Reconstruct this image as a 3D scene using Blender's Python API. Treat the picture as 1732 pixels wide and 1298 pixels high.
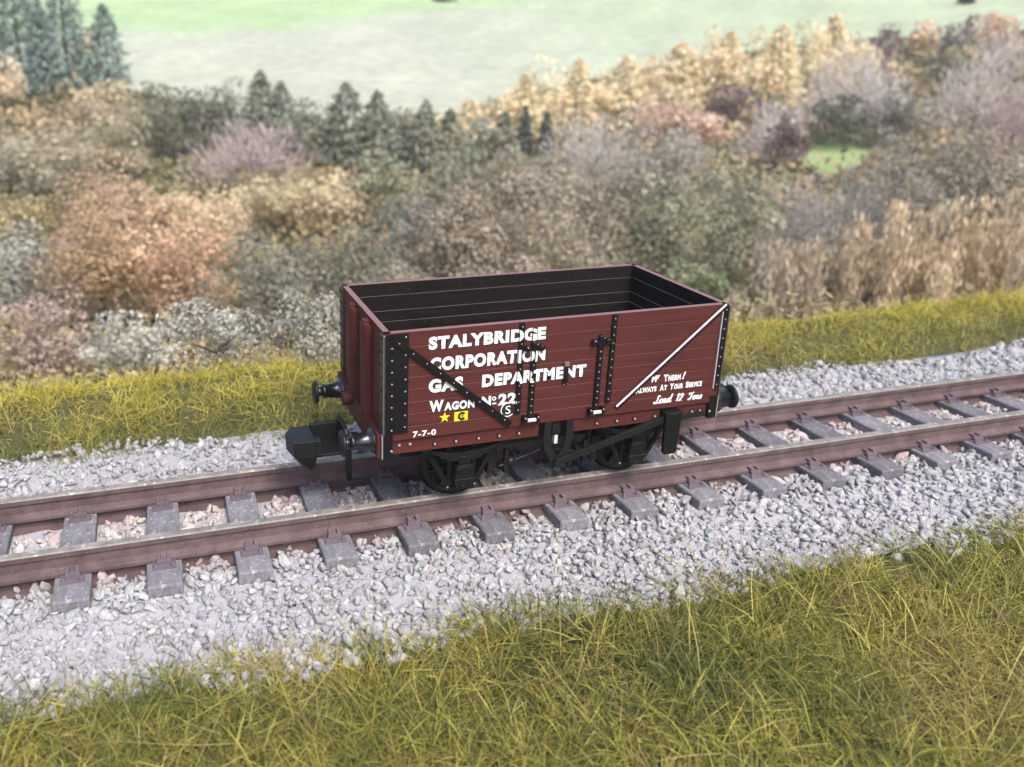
import bpy, math, random
import numpy as np
from mathutils import Vector, Matrix

# ------------------------------------------------------------------ camera, world, light
for o in list(bpy.data.objects): bpy.data.objects.remove(o)
SC = bpy.context.scene
COL = SC.collection
CX, CY, CZ = -5.205, -10.474, 5.986
YAW, PITCH, ROLL = 0.2708, 0.2998, 0.0025
FPX, PPX, PPY = 1383.95, 866 - 229.48, 649 - 127.53      # focal length and principal point in photo pixels

def cam_axes():
    cy, sy, cp, sp = math.cos(YAW), math.sin(YAW), math.cos(PITCH), math.sin(PITCH)
    f = np.array([sy*cp, cy*cp, -sp]); r = np.array([cy, -sy, 0.0]); u = np.cross(r, f)
    c, s = math.cos(ROLL), math.sin(ROLL)
    return c*r + s*u, -s*r + c*u, f
AR, AU, AF = cam_axes()
cam = bpy.data.cameras.new('camera')
cam_o = bpy.data.objects.new('camera', cam); COL.objects.link(cam_o)
cam_o.matrix_world = Matrix(((AR[0], AU[0], -AF[0], CX), (AR[1], AU[1], -AF[1], CY), (AR[2], AU[2], -AF[2], CZ), (0, 0, 0, 1)))
cam.sensor_fit = 'HORIZONTAL'; cam.sensor_width = 36.0
cam.lens = 36.0*FPX/1732
cam.shift_x = (866-PPX)/1732; cam.shift_y = (PPY-649)/1732
cam.clip_start = 0.1; cam.clip_end = 3000
cam.dof.use_dof = True; cam.dof.focus_distance = 11.3; cam.dof.aperture_fstop = 0.36
SC.camera = cam_o

SUN_EL, SUN_AZ = 52.0, 168.0         # azimuth clockwise from +y (camera side, a little to the right)
w = bpy.data.worlds.new("World"); SC.world = w; w.use_nodes = True
nt = w.node_tree
bg = nt.nodes['Background']; bg.inputs['Strength'].default_value = 0.115
sky = nt.nodes.new('ShaderNodeTexSky'); sky.sky_type = 'NISHITA'; sky.sun_disc = False
sky.sun_elevation = math.radians(SUN_EL); sky.sun_rotation = math.radians(SUN_AZ)
sky.air_density = 1.0; sky.dust_density = 3.0; sky.ozone_density = 1.0
nt.links.new(sky.outputs[0], bg.inputs['Color'])
sun = bpy.data.lights.new('sun', 'SUN'); sun.energy = 1.5; sun.angle = math.radians(20); sun.color = (1.0, 0.965, 0.92)
sun_o = bpy.data.objects.new('sun', sun); COL.objects.link(sun_o)
sd = Vector((math.sin(math.radians(SUN_AZ))*math.cos(math.radians(SUN_EL)), math.cos(math.radians(SUN_AZ))*math.cos(math.radians(SUN_EL)), math.sin(math.radians(SUN_EL))))
sun_o.rotation_euler = sd.to_track_quat('Z', 'Y').to_euler()
vs = SC.view_settings
vs.view_transform = 'Standard'; vs.look = 'None'; vs.gamma = 1.0; vs.use_curve_mapping = False
vs.exposure = 1.28
SC.cycles.max_bounces = 6; SC.cycles.diffuse_bounces = 3; SC.cycles.transparent_max_bounces = 8

# ------------------------------------------------------------------ helpers
rng = np.random.default_rng(7)
random.seed(7)

def lin(c):
    c = np.asarray(c, float)/255.0
    return np.where(c <= .04045, c/12.92, ((c+.055)/1.055)**2.4)

def tag(o, label=None, cat=None, group=None, kind=None):
    if label: o['label'] = label
    if cat: o['category'] = cat
    if group: o['group'] = group
    if kind: o['kind'] = kind
    return o

def empty(name, loc, label, cat, group=None):
    o = bpy.data.objects.new(name, None); COL.objects.link(o); o.location = loc; o.empty_display_size = .1
    return tag(o, label, cat, group)

def mesh_np(name, V, F, mats, parent=None, colors=None, smooth=False, matidx=None):
    """V (n,3); F (m,k) all faces of the same size."""
    V = np.ascontiguousarray(V, np.float32); F = np.ascontiguousarray(F, np.int32)
    me = bpy.data.meshes.new(name)
    k = F.shape[1]; m = len(F)
    me.vertices.add(len(V)); me.vertices.foreach_set('co', V.ravel())
    me.loops.add(m*k); me.loops.foreach_set('vertex_index', F.ravel())
    me.polygons.add(m)
    me.polygons.foreach_set('loop_start', np.arange(0, m*k, k, dtype=np.int32))
    me.polygons.foreach_set('loop_total', np.full(m, k, np.int32))
    if smooth: me.polygons.foreach_set('use_smooth', np.ones(m, bool))
    for mt in (mats if isinstance(mats, (list, tuple)) else [mats]): me.materials.append(mt)
    if matidx is not None: me.polygons.foreach_set('material_index', np.asarray(matidx, np.int32))
    if colors is not None:
        a = me.color_attributes.new('tint', 'FLOAT_COLOR', 'POINT')
        c = np.ones((len(V), 4), np.float32); c[:, :3] = colors
        a.data.foreach_set('color', c.ravel())
    me.update(calc_edges=True); me.validate()
    o = bpy.data.objects.new(name, me); COL.objects.link(o)
    if parent: o.parent = parent
    return o

class MB:
    """collects simple solids into one mesh"""
    def __init__(s): s.v = []; s.f = []; s.m = []; s.sm = []
    def add(s, vs_, fs, mi=0, smooth=False):
        b = len(s.v); s.v += [tuple(p) for p in vs_]; s.f += [tuple(b+i for i in f) for f in fs]
        s.m += [mi]*len(fs); s.sm += [smooth]*len(fs)
    def box(s, x0, x1, y0, y1, z0, z1, mi=0):
        s.add([(x0,y0,z0),(x1,y0,z0),(x1,y1,z0),(x0,y1,z0),(x0,y0,z1),(x1,y0,z1),(x1,y1,z1),(x0,y1,z1)],
              [(0,3,2,1),(4,5,6,7),(0,1,5,4),(1,2,6,5),(2,3,7,6),(3,0,4,7)], mi)
    def prism(s, poly, axis, a0, a1, mi=0, smooth=False):
        """poly: 2D outline; axis 'x' -> (y,z), 'y' -> (x,z), 'z' -> (x,y)"""
        def P(q, a): return {'x': (a, q[0], q[1]), 'y': (q[0], a, q[1]), 'z': (q[0], q[1], a)}[axis]
        n = len(poly)
        vs_ = [P(q, a0) for q in poly] + [P(q, a1) for q in poly]
        fs = [tuple(range(n)), tuple(range(2*n-1, n-1, -1))]
        side = [(i, i+n, (i+1) % n+n, (i+1) % n) for i in range(n)]
        b = len(s.v); s.add(vs_, fs, mi)
        s.f += [tuple(b+i for i in f) for f in side]
        s.m += (mi if isinstance(mi, list) else [mi])*(1 if isinstance(mi, list) else n); s.sm += [smooth]*n
    def lathe(s, prof, origin, direction, n=20, mi=0, smooth=True):
        """prof: list of (distance along axis, radius)"""
        d = Vector(direction).normalized(); a = d.orthogonal().normalized(); b_ = d.cross(a); o = Vector(origin)
        vs_ = []
        for t, r in prof:
            for i in range(n):
                an = 2*math.pi*i/n
                vs_.append(o + d*t + (a*math.cos(an) + b_*math.sin(an))*r)
        fs = []
        for j in range(len(prof)-1):
            for i in range(n):
                i2 = (i+1) % n
                fs.append((j*n+i, j*n+i2, (j+1)*n+i2, (j+1)*n+i))
        s.add(vs_, fs, mi, smooth)
        k = len(prof)-1
        s.add(vs_[:n], [tuple(range(n-1, -1, -1))], mi); s.add(vs_[k*n:], [tuple(range(n))], mi)
    def tube(s, p0, p1, r0, r1=None, n=8, mi=0):
        p0 = Vector(p0); p1 = Vector(p1); L = (p1-p0).length
        s.lathe([(0, r0), (L, r0 if r1 is None else r1)], p0, p1-p0, n, mi)
    def dome(s, p, nrm, r, h=None, n=7, mi=0):
        h = h or r*.7
        s.lathe([(0, r), (h*.6, r*.8), (h, r*.25)], p, nrm, n, mi)
    def bar(s, p0, p1, wid, thick, up, mi=0, lift=0.0):
        """flat bar between two points, lying on a surface whose outward normal is up"""
        p0 = Vector(p0); p1 = Vector(p1); d = (p1-p0).normalized(); up = Vector(up); sd_ = d.cross(up).normalized()*wid/2
        a = up*lift; b = up*(lift+thick)
        s.add([p0-sd_+a, p1-sd_+a, p1+sd_+a, p0+sd_+a, p0-sd_+b, p1-sd_+b, p1+sd_+b, p0+sd_+b],
              [(0,3,2,1),(4,5,6,7),(0,1,5,4),(1,2,6,5),(2,3,7,6),(3,0,4,7)], mi)
    def build(s, name, mats, parent=None, bevel=0.0, label=None):
        me = bpy.data.meshes.new(name); me.from_pydata(s.v, [], s.f)
        for mt in (mats if isinstance(mats, (list, tuple)) else [mats]): me.materials.append(mt)
        me.polygons.foreach_set('material_index', np.array(s.m, np.int32))
        me.polygons.foreach_set('use_smooth', np.array(s.sm, bool))
        me.update()
        import bmesh
        bm = bmesh.new(); bm.from_mesh(me); bmesh.ops.recalc_face_normals(bm, faces=bm.faces); bm.to_mesh(me); bm.free()
        o = bpy.data.objects.new(name, me); COL.objects.link(o)
        if parent: o.parent = parent
        if bevel:
            b = o.modifiers.new('bevel', 'BEVEL'); b.width = bevel; b.segments = 2; b.limit_method = 'ANGLE'; b.angle_limit = math.radians(40)
        if label: o['label'] = label
        return o

# ------------------------------------------------------------------ materials
def new_mat(name):
    m = bpy.data.materials.new(name); m.use_nodes = True
    return m, m.node_tree, m.node_tree.nodes['Principled BSDF']

def paint(name, col, rough=.5, var=.12, scale=6.0, bump=.0, bscale=60.0, spec=.5, speck=None, stretch=None, each=0.0):
    m, t, b = new_mat(name)
    tc = t.nodes.new('ShaderNodeTexCoord')
    n = t.nodes.new('ShaderNodeTexNoise'); n.inputs['Scale'].default_value = scale; n.inputs['Detail'].default_value = 6; n.inputs['Roughness'].default_value = .65
    mp = t.nodes.new('ShaderNodeMapping'); mp.inputs['Scale'].default_value = stretch or (1, 1, 1)
    t.links.new(tc.outputs['Object'], mp.inputs['Vector']); t.links.new(mp.outputs[0], n.inputs['Vector'])
    r = t.nodes.new('ShaderNodeValToRGB')
    r.color_ramp.elements[0].position = .3; r.color_ramp.elements[1].position = .7
    c = np.array(col)
    r.color_ramp.elements[0].color = (*np.clip(c*(1-var), 0, 1), 1); r.color_ramp.elements[1].color = (*np.clip(c*(1+var), 0, 1), 1)
    t.links.new(n.outputs['Fac'], r.inputs['Fac'])
    out = r.outputs['Color']
    if speck:
        n3 = t.nodes.new('ShaderNodeTexNoise'); n3.inputs['Scale'].default_value = speck[1]; n3.inputs['Detail'].default_value = 4
        t.links.new(tc.outputs['Object'], n3.inputs['Vector'])
        r3 = t.nodes.new('ShaderNodeValToRGB'); r3.color_ramp.elements[0].position = speck[2]; r3.color_ramp.elements[1].position = speck[2]+.08
        t.links.new(n3.outputs['Fac'], r3.inputs['Fac'])
        mx = t.nodes.new('ShaderNodeMix'); mx.data_type = 'RGBA'
        t.links.new(r3.outputs['Color'], mx.inputs['Factor']); t.links.new(out, mx.inputs[6]); mx.inputs[7].default_value = (*speck[0], 1)
        out = mx.outputs[2]
    if each:                                                  # pieces of one kind differ a little from each other
        oi = t.nodes.new('ShaderNodeObjectInfo'); hs = t.nodes.new('ShaderNodeHueSaturation')
        mr = t.nodes.new('ShaderNodeMapRange'); mr.inputs['To Min'].default_value = 1-each; mr.inputs['To Max'].default_value = 1+each
        t.links.new(oi.outputs['Random'], mr.inputs['Value']); t.links.new(mr.outputs[0], hs.inputs['Value']); t.links.new(out, hs.inputs['Color']); out = hs.outputs[0]
    t.links.new(out, b.inputs['Base Color'])
    b.inputs['Roughness'].default_value = rough; b.inputs['Specular IOR Level'].default_value = spec
    if bump:
        n2 = t.nodes.new('ShaderNodeTexNoise'); n2.inputs['Scale'].default_value = bscale; n2.inputs['Detail'].default_value = 4
        t.links.new(tc.outputs['Object'], n2.inputs['Vector'])
        bp = t.nodes.new('ShaderNodeBump'); bp.inputs['Strength'].default_value = bump; bp.inputs['Distance'].default_value = .02
        t.links.new(n2.outputs['Fac'], bp.inputs['Height']); t.links.new(bp.outputs[0], b.inputs['Normal'])
    return m

def tint_mat(name, rough=.8, trans=.0, noise=0.0, nscale=20.0, spec=.25, bump=0.0):
    """colour from the mesh attribute 'tint' (each leaf, blade or stone has its own colour)"""
    m, t, b = new_mat(name)
    a = t.nodes.new('ShaderNodeAttribute'); a.attribute_name = 'tint'
    out = a.outputs['Color']
    tc = t.nodes.new('ShaderNodeTexCoord')
    if noise:
        n = t.nodes.new('ShaderNodeTexNoise'); n.inputs['Scale'].default_value = nscale; n.inputs['Detail'].default_value = 5
        t.links.new(tc.outputs['Object'], n.inputs['Vector'])
        mr = t.nodes.new('ShaderNodeMapRange'); mr.inputs['From Min'].default_value = .3; mr.inputs['From Max'].default_value = .7
        mr.inputs['To Min'].default_value = 1-noise; mr.inputs['To Max'].default_value = 1+noise
        t.links.new(n.outputs['Fac'], mr.inputs['Value'])
        mx = t.nodes.new('ShaderNodeMix'); mx.data_type = 'RGBA'; mx.blend_type = 'MULTIPLY'; mx.inputs['Factor'].default_value = 1
        t.links.new(out, mx.inputs[6]); t.links.new(mr.outputs[0], mx.inputs[7]); out = mx.outputs[2]
        if bump:
            bp = t.nodes.new('ShaderNodeBump'); bp.inputs['Strength'].default_value = bump; bp.inputs['Distance'].default_value = .02
            t.links.new(n.outputs['Fac'], bp.inputs['Height']); t.links.new(bp.outputs[0], b.inputs['Normal'])
    t.links.new(out, b.inputs['Base Color'])
    b.inputs['Roughness'].default_value = rough; b.inputs['Specular IOR Level'].default_value = spec
    if trans:
        tr = t.nodes.new('ShaderNodeBsdfTranslucent'); t.links.new(out, tr.inputs['Color'])
        ms = t.nodes.new('ShaderNodeMixShader'); ms.inputs[0].default_value = trans
        t.links.new(b.outputs[0], ms.inputs[1]); t.links.new(tr.outputs[0], ms.inputs[2])
        t.links.new(ms.outputs[0], t.nodes['Material Output'].inputs['Surface'])
    return m

M = {}
M['maroon'] = paint('maroon_paint', (.078, .0205, .0180), .55, .20, 3.0, .16, 70, .2, ((.20, .10, .085), 48, .72), (.35, .35, 4.5))
M['rim'] = paint('highlight_rim', (.20, .10, .10), .6, .12, 12)  # pinkish pale tone puts the sky highlight on the top edges into colour
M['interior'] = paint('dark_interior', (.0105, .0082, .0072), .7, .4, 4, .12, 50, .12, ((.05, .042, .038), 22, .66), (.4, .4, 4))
M['ledge'] = paint('lit_plank_edge', (.16, .145, .14), .6, .3, 8)  # pale tone paints skylight caught on the upward plank ledges
M['iron'] = paint('black_ironwork', (.0055, .005, .006), .42, .25, 14, .05, 80, .35)
M['olive'] = paint('olive_angle_iron', (.058, .047, .035), .5, .2, 14)
M['black'] = paint('black_plastic', (.0045, .0045, .005), .42, .25, 10, .06, 60, .35)
M['plastic'] = paint('grey_black_plastic', (.0075, .008, .008), .5, .2, 10, .05, 60, .35)
M['gloss'] = paint('polished_buffer', (.008, .0085, .011), .24, .3, 18, .12, 50, .8)
M['rivet'] = paint('glint_rivet', (.30, .265, .23), .4, .3, 30)  # pale rivet heads; the strap glints are put into this colour
M['white'] = paint('white_print', (.80, .80, .80), .55, .03, 8)
M['shade'] = paint('black_print', (.012, .010, .010), .6, .1, 8)
M['yellow'] = paint('yellow_print', (.80, .62, .02), .55, .05, 8)
M['silver'] = paint('white_strap', (.62, .56, .60), .5, .15, 16)
M['rail'] = paint('rusty_rail', (.118, .080, .080), .8, .34, 3, .4, 60, .2, ((.22, .17, .165), 38, .64))
M['rail_head'] = paint('rail_head', (.21, .19, .165), .5, .42, 5, .4, 70, .5, ((.46, .43, .37), 9, .60))
M['sleeper'] = paint('grey_sleeper', (.175, .168, .180), .88, .32, 6, .7, 45, .15, ((.36, .35, .37), 19, .60), (2.5, .5, 1), .20)
M['chair'] = paint('rusty_chair', (.135, .105, .122), .85, .22, 8, .3, 60, .2)
M['stone'] = tint_mat('ballast_stone', .9, 0, .22, 30, .15, .5)
M['grass'] = tint_mat('grass_blade', .6, .22, spec=.3)
M['leaf'] = tint_mat('leaves', .8, .38, spec=.12)
M['bark'] = paint('bark', (.07, .055, .045), .9, .3, 3, .5, 10)

def zone_mat(name, c1, c2, scale, rough=.95, bump=.6, bdist=.05):
    m, t, b = new_mat(name)
    tc = t.nodes.new('ShaderNodeTexCoord')
    n = t.nodes.new('ShaderNodeTexNoise'); n.inputs['Scale'].default_value = scale; n.inputs['Detail'].default_value = 10; n.inputs['Roughness'].default_value = .7
    t.links.new(tc.outputs['Object'], n.inputs['Vector'])
    r = t.nodes.new('ShaderNodeValToRGB'); r.color_ramp.elements[0].position = .36; r.color_ramp.elements[1].position = .64
    r.color_ramp.elements[0].color = (*c1, 1); r.color_ramp.elements[1].color = (*c2, 1)
    t.links.new(n.outputs['Fac'], r.inputs['Fac']); t.links.new(r.outputs[0], b.inputs['Base Color'])
    b.inputs['Roughness'].default_value = rough; b.inputs['Specular IOR Level'].default_value = .1
    bp = t.nodes.new('ShaderNodeBump'); bp.inputs['Strength'].default_value = bump; bp.inputs['Distance'].default_value = bdist
    t.links.new(n.outputs['Fac'], bp.inputs['Height']); t.links.new(bp.outputs[0], b.inputs['Normal'])
    return m
M['soil'] = zone_mat('soil', (.055, .055, .025), (.105, .10, .048), 1.5)
M['bed'] = zone_mat('ballast_dust', (.33, .318, .33), (.44, .428, .44), 14)
M['pasture'] = tint_mat('pasture', .95, 0, .14, .55, .1)
M['green_field'] = zone_mat('green_field', (.33, .44, .22), (.43, .52, .31), .10, bump=.1)
M['meadow'] = zone_mat('meadow', (.22, .30, .12), (.29, .37, .17), .5, bump=.1)

# ------------------------------------------------------------------ terrain
VR = np.array([0, 14, 17, 21, 28, 40, 60, 90, 120, 160, 260, 420, 700, 1400.])
VZ = np.array([-.6, -.9, -2.0, -3.7, -5.0, -5.6, -4.6, -.6, 4.8, 12.5, 32, 55, 80, 120.])
def smooth_interp(x, xp, fp):
    # monotone-ish cubic through the profile points
    d = np.gradient(fp, xp); i = np.clip(np.searchsorted(xp, x)-1, 0, len(xp)-2)
    h = xp[i+1]-xp[i]; t = (x-xp[i])/h
    return fp[i]*(1+2*t)*(1-t)**2 + h*d[i]*t*(1-t)**2 + fp[i+1]*t*t*(3-2*t) + h*d[i+1]*t*t*(t-1)
NY = np.array([-400, -60, -14, -9, -6, -4.2, -3.1, -2.7, -2.2, -1.5, 1.5, 2.3, 2.7, 3.6, 4.7, 5.6, 7, 9.])
NZ = np.array([-6, -3, -1.2, -.98, -.82, -.72, -.68, -.67, -.63, -.545, -.50, -.48, -.46, -.22, -.10, -.35, -1.2, -2.4])
def wob(x, y):
    return .5*np.sin(x*.31+1.3)*np.cos(y*.27+.4) + .3*np.sin(x*.73+y*.51) + .2*np.cos(x*1.3-y*1.1)
def ground_z(x, y):
    x = np.asarray(x, float); y = np.asarray(y, float)
    near = np.interp(y, NY, NZ) + np.where((np.abs(y) > 3), .06*wob(x*2, y*2), 0)
    r = np.hypot(x-CX, y-CY)
    val = smooth_interp(np.clip(r, 0, 1399), VR, VZ) + np.clip((r-20)/30, 0, 1)*.5*wob(x*.35, y*.35)
    k = np.clip((y-5.2)/4.5, 0, 1); k = k*k*(3-2*k)
    return near*(1-k) + val*k
def pix_ray(u, v):
    d = AF + AR*(u-PPX)/FPX - AU*(v-PPY)/FPX
    return d
def on_ground(u, v, y_min=6.0):
    d = pix_ray(u, v); t = np.concatenate([np.linspace(8, 60, 700), np.linspace(60, 600, 2500)])
    P = np.array([CX, CY, CZ])[None] + d[None]*t[:, None]
    ok = (P[:, 2] < ground_z(P[:, 0], P[:, 1])) & (P[:, 1] > y_min)
    i = int(np.argmax(ok)) if ok.any() else len(t)-1
    return P[i], t[i]
def project(P):
    q = np.asarray(P)-np.array([CX, CY, CZ]); z = q@AF
    return PPX + FPX*(q@AR)/z, PPY - FPX*(q@AU)/z, z

# field edge (where the wood stops and the pasture starts), traced in the view's own bearings
EDU = np.array([-300, 0, 200, 380, 520, 640, 760, 870, 1050, 1300, 1440, 1600, 1732, 2100])
EDV = np.array([60, 90, 125, 165, 190, 200, 175, 140, 100, 60, 45, 40, 30, 10])

def grid_sheet(name, az, rr, mat, lift, mask=None):
    A, RR = np.meshgrid(az, rr)
    X = CX + RR*np.sin(A); Y = CY + RR*np.cos(A); Z = ground_z(X, Y) + lift
    n, m = A.shape
    idx = np.arange(n*m).reshape(n, m)
    F = np.stack([idx[:-1, :-1], idx[:-1, 1:], idx[1:, 1:], idx[1:, :-1]], -1).reshape(-1, 4)
    V = np.stack([X, Y, Z], -1).reshape(-1, 3)
    if mask is not None:
        fc = V[F].mean(1); F = F[mask(fc)]
        used = np.unique(F); remap = -np.ones(len(V), int); remap[used] = np.arange(len(used)); V = V[used]; F = remap[F]
    return mesh_np(name, V, F, mat, smooth=True)
rr = np.concatenate([[0.02], np.geomspace(1.5, 22, 110), np.geomspace(22.6, 258, 95)])
az = np.linspace(0, 2*math.pi, 361)
o = grid_sheet('ground', az, rr, M['soil'], 0.0); tag(o, 'dark earth slope below the grass and trees', 'ground', kind='structure')
# the pasture on the far hillside and the greener field above it
P1, _ = on_ground(190, 66); P2, _ = on_ground(880, 8)
dl = (P2-P1)[:2]; nl = np.array([-dl[1], dl[0]])
rr2 = np.geomspace(80, 256, 130); az2 = np.linspace(YAW-1.0, YAW+1.1, 300)
def above_edge(fc):
    u, v, z = project(fc); return v < np.interp(u, EDU, EDV)+22
o = grid_sheet('pasture', az2, rr2, M['pasture'], .35, above_edge); tag(o, 'pale haze-toned pasture on the far hillside, greener towards the top', 'field', kind='structure')
def field_colours(o):
    n = len(o.data.vertices); co = np.empty(n*3); o.data.vertices.foreach_get('co', co); co = co.reshape(-1, 3)
    s_ = (co[:, :2]-P1[:2])@nl/np.linalg.norm(nl) + 3.0*np.sin(co[:, 0]*.11) + 1.5*np.sin(co[:, 0]*.31+co[:, 1]*.2)
    k = np.clip((s_+5)/14, 0, 1); k = (k*k*(3-2*k))[:, None]
    u_, v_, z_ = project(co)
    r_ = np.clip((co[:, 0]-30)/60, 0, 1)[:, None]*.45                 # the right of the field is a little greener
    k = np.maximum(k, r_)
    m_ = (.5+.5*np.sin(co[:, 0]*.21+1.7*np.sin(co[:, 1]*.13))*np.cos(co[:, 1]*.17))[:, None]
    c = np.array([.385, .40, .31])*(1-k) + np.array([.33, .43, .235])*k  # field tones paled: distance haze is put into the colour
    c = c*(.93+.12*m_)
    a_ = o.data.color_attributes.new('tint', 'FLOAT_COLOR', 'POINT'); cc = np.ones((n, 4), np.float32); cc[:, :3] = c; a_.data.foreach_set('color', cc.ravel())
field_colours(o)

# ballast bed
xs = np.arange(-32, 48, .25); ys = np.linspace(-3.0, 2.9, 40)
X, Y = np.meshgrid(xs, ys); Z = ground_z(X, Y) + .035 + .02*wob(X*5, Y*7)
Y[0] += .22 + .14*np.sin(X[0]*1.9) + .1*np.sin(X[0]*5.3); Y[-1] -= .1 + .1*np.sin(X[0]*2.3)
Z = ground_z(X, Y) + .035 + .02*wob(X*5, Y*7); Z[0] -= .06; Z[-1] -= .06
idx = np.arange(X.size).reshape(X.shape)
F = np.stack([idx[:-1, :-1], idx[:-1, 1:], idx[1:, 1:], idx[1:, :-1]], -1).reshape(-1, 4)
o = mesh_np('ballast_bed', np.stack([X, Y, Z], -1).reshape(-1, 3), F, M['bed'], smooth=True)
tag(o, 'pale dusty bed under the ballast stones', 'ballast bed', kind='structure')

# ------------------------------------------------------------------ ballast stones (stuff)
def unit(v): return v/np.maximum(np.linalg.norm(v, axis=-1, keepdims=True), 1e-9)
def ico():
    t = (1+5**.5)/2
    v = np.array([(-1,t,0),(1,t,0),(-1,-t,0),(1,-t,0),(0,-1,t),(0,1,t),(0,-1,-t),(0,1,-t),(t,0,-1),(t,0,1),(-t,0,-1),(-t,0,1)], float)
    v /= np.linalg.norm(v[0])
    f = np.array([(0,11,5),(0,5,1),(0,1,7),(0,7,10),(0,10,11),(1,5,9),(5,11,4),(11,10,2),(10,7,6),(7,1,8),(3,9,4),(3,4,2),(3,2,6),(3,6,8),(3,8,9),(4,9,5),(2,4,11),(6,2,10),(8,6,7),(9,8,1)])
    return v, f
IV0, IF0 = ico()
def subdiv(v, f):
    vs_ = [tuple(p) for p in v]; cache = {}; out = []
    def mid(a, b):
        k = (min(a, b), max(a, b))
        if k not in cache:
            m = (v[a]+v[b])/2; vs_.append(tuple(m/np.linalg.norm(m))); cache[k] = len(vs_)-1
        return cache[k]
    for a, b, c in f:
        ab, bc, ca = mid(a, b), mid(b, c), mid(c, a); out += [(a, ab, ca), (b, bc, ab), (c, ca, bc), (ab, bc, ca)]
    return np.array(vs_), np.array(out)
IV, IF = subdiv(IV0, IF0); NVS = len(IV)
def rand_rot(n):
    q = rng.normal(size=(n, 4)); q /= np.linalg.norm(q, axis=1)[:, None]
    a, b, c, d = q.T
    return np.stack([np.stack([1-2*(c*c+d*d), 2*(b*c-a*d), 2*(b*d+a*c)], -1),
                     np.stack([2*(b*c+a*d), 1-2*(b*b+d*d), 2*(c*d-a*b)], -1),
                     np.stack([2*(b*d-a*c), 2*(c*d+a*b), 1-2*(b*b+c*c)], -1)], 1)
SL_X0, SL_P = -6.52, 1.132
def stones():
    P = []; S = []; C = []
    def strip(x0, x1, y0, y1, dens, smin, smax, zf, lift=.0):
        n = int((x1-x0)*(y1-y0)*dens)
        x = rng.uniform(x0, x1, n); y = rng.uniform(y0, y1, n)
        s = rng.uniform(smin, smax, n)*rng.choice([.6, .8, 1, 1.15], n)
        return x, y, s
    parts = [strip(-14, 26, -3.05, -.92, 190, .048, .088, 0),      # near shoulder
             strip(-14, 26, -.62, .52, 150, .05, .095, 0),          # between the rails
             strip(-16, 32, .80, 3.0, 140, .05, .09, 0),         # far shoulder
             strip(-13, 20, -3.4, -2.7, 14, .05, .10, 0),
             strip(-13, 20, -1.25, -.80, 50, .06, .11, 0)]
    x = np.concatenate([p[0] for p in parts]); y = np.concatenate([p[1] for p in parts]); s = np.concatenate([p[2] for p in parts])
    # ragged outer edges
    keep = ((y > -2.95-.25*np.sin(x*1.3)-.15*np.sin(x*3.7) - .25*(rng.random(len(x)) > .8)) & (y < 2.75+.2*np.sin(x*.9+1)))
    # keep stones off the sleepers
    k = (x-SL_X0)/SL_P; dx = np.abs(k-np.round(k))*SL_P
    on = (dx < .235+s*.55) & (np.abs(y) < 1.36+s*.4)
    keep &= ~on
    x, y, s = x[keep], y[keep], s[keep]
    lvl = ground_z(x, y)
    inside = np.abs(y) < .6
    edge = (np.abs(y) >= .6) & (np.abs(y) < 1.4)
    z = lvl + .03 + rng.uniform(-.02, .05, len(x)) + np.where(edge, .03, 0) + np.where(inside, .0, 0)
    n = len(x)
    R_ = rand_rot(n)
    sc = np.stack([s*rng.uniform(.85, 1.35, n), s*rng.uniform(.7, 1.05, n), s*rng.uniform(.5, .85, n)], -1)
    V = np.repeat(IV[None], n, 0)*1.25
    for k_ in range(12):                                       # chip flat facets off each stone
        d_ = unit(rng.normal(size=(n, 1, 3))); h_ = rng.uniform(.38, .80, (n, 1, 1))
        ex = np.maximum((V*d_).sum(-1, keepdims=True)-h_, 0); V = V - d_*ex
    V = V*rng.uniform(.94, 1.06, (n, NVS, 1))
    V = V*sc[:, None, :]
    V = np.einsum('nij,nkj->nki', R_, V) + np.stack([x, y, z], -1)[:, None, :]
    base = np.array([.375, .366, .370]); 
    col = base[None]*rng.uniform(.72, 1.16, (n, 1)) * (1+rng.normal(0, .025, (n, 3)))
    # rust and sleeper-grime overspray along the track
    dr = np.minimum(np.abs(np.abs(y)-.80), np.abs(np.abs(y)-.60))
    k = np.clip(1-dr/.33, 0, 1)[:, None]*rng.uniform(.25, .95, (n, 1))
    col = col*(1-k) + np.array([.34, .245, .235])*k*rng.uniform(.7, 1.2, (n, 1))
    ins = (np.abs(y) < .65)[:, None]
    col = np.where(ins, col*np.array([1.30, 1.19, 1.12]), col)
    F = (IF[None]+NVS*np.arange(n)[:, None, None]).reshape(-1, 3)
    o = mesh_np('ballast', V.reshape(-1, 3), F, M['stone'], colors=np.repeat(np.clip(col, 0, .75), NVS, 0))
    tag(o, 'pale grey ballast stones around the track', 'ballast', kind='stuff')
stones()

# ------------------------------------------------------------------ track
def rail(yc, label):
    # bullhead-like head, web, foot, a gap and the buried second foot
    sgn = 1
    prof = [(-.20,-.56),(.20,-.56),(.20,-.475),(.045,-.455),(.045,-.335),(.125,-.325),(.125,-.285),(.035,-.235),(.032,-.105),(.062,-.085),(.066,-.018),(.052,-.003),
            (-.052,-.003),(-.066,-.018),(-.062,-.085),(-.032,-.105),(-.035,-.235),(-.125,-.285),(-.125,-.325),(-.045,-.335),(-.045,-.455),(-.20,-.475)]
    mb = MB(); n = len(prof)
    X0, X1, K = -34.0, 50.0, 1
    mb.prism([(yc+a, b) for a, b in prof], 'x', X0, X1, 0)
    # running surface gets the worn metal
    o = mb.build('rail', [M['rail'], M['rail_head']])
    for p in o.data.polygons:
        if p.normal.z > .5 and p.center.z > -.02: p.material_index = 1
        if abs(p.normal.y) > .5 and p.center.z > -.03 : p.material_index = 1
    return tag(o, label, 'rail', 'rails of the track')
GA = .735
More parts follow.
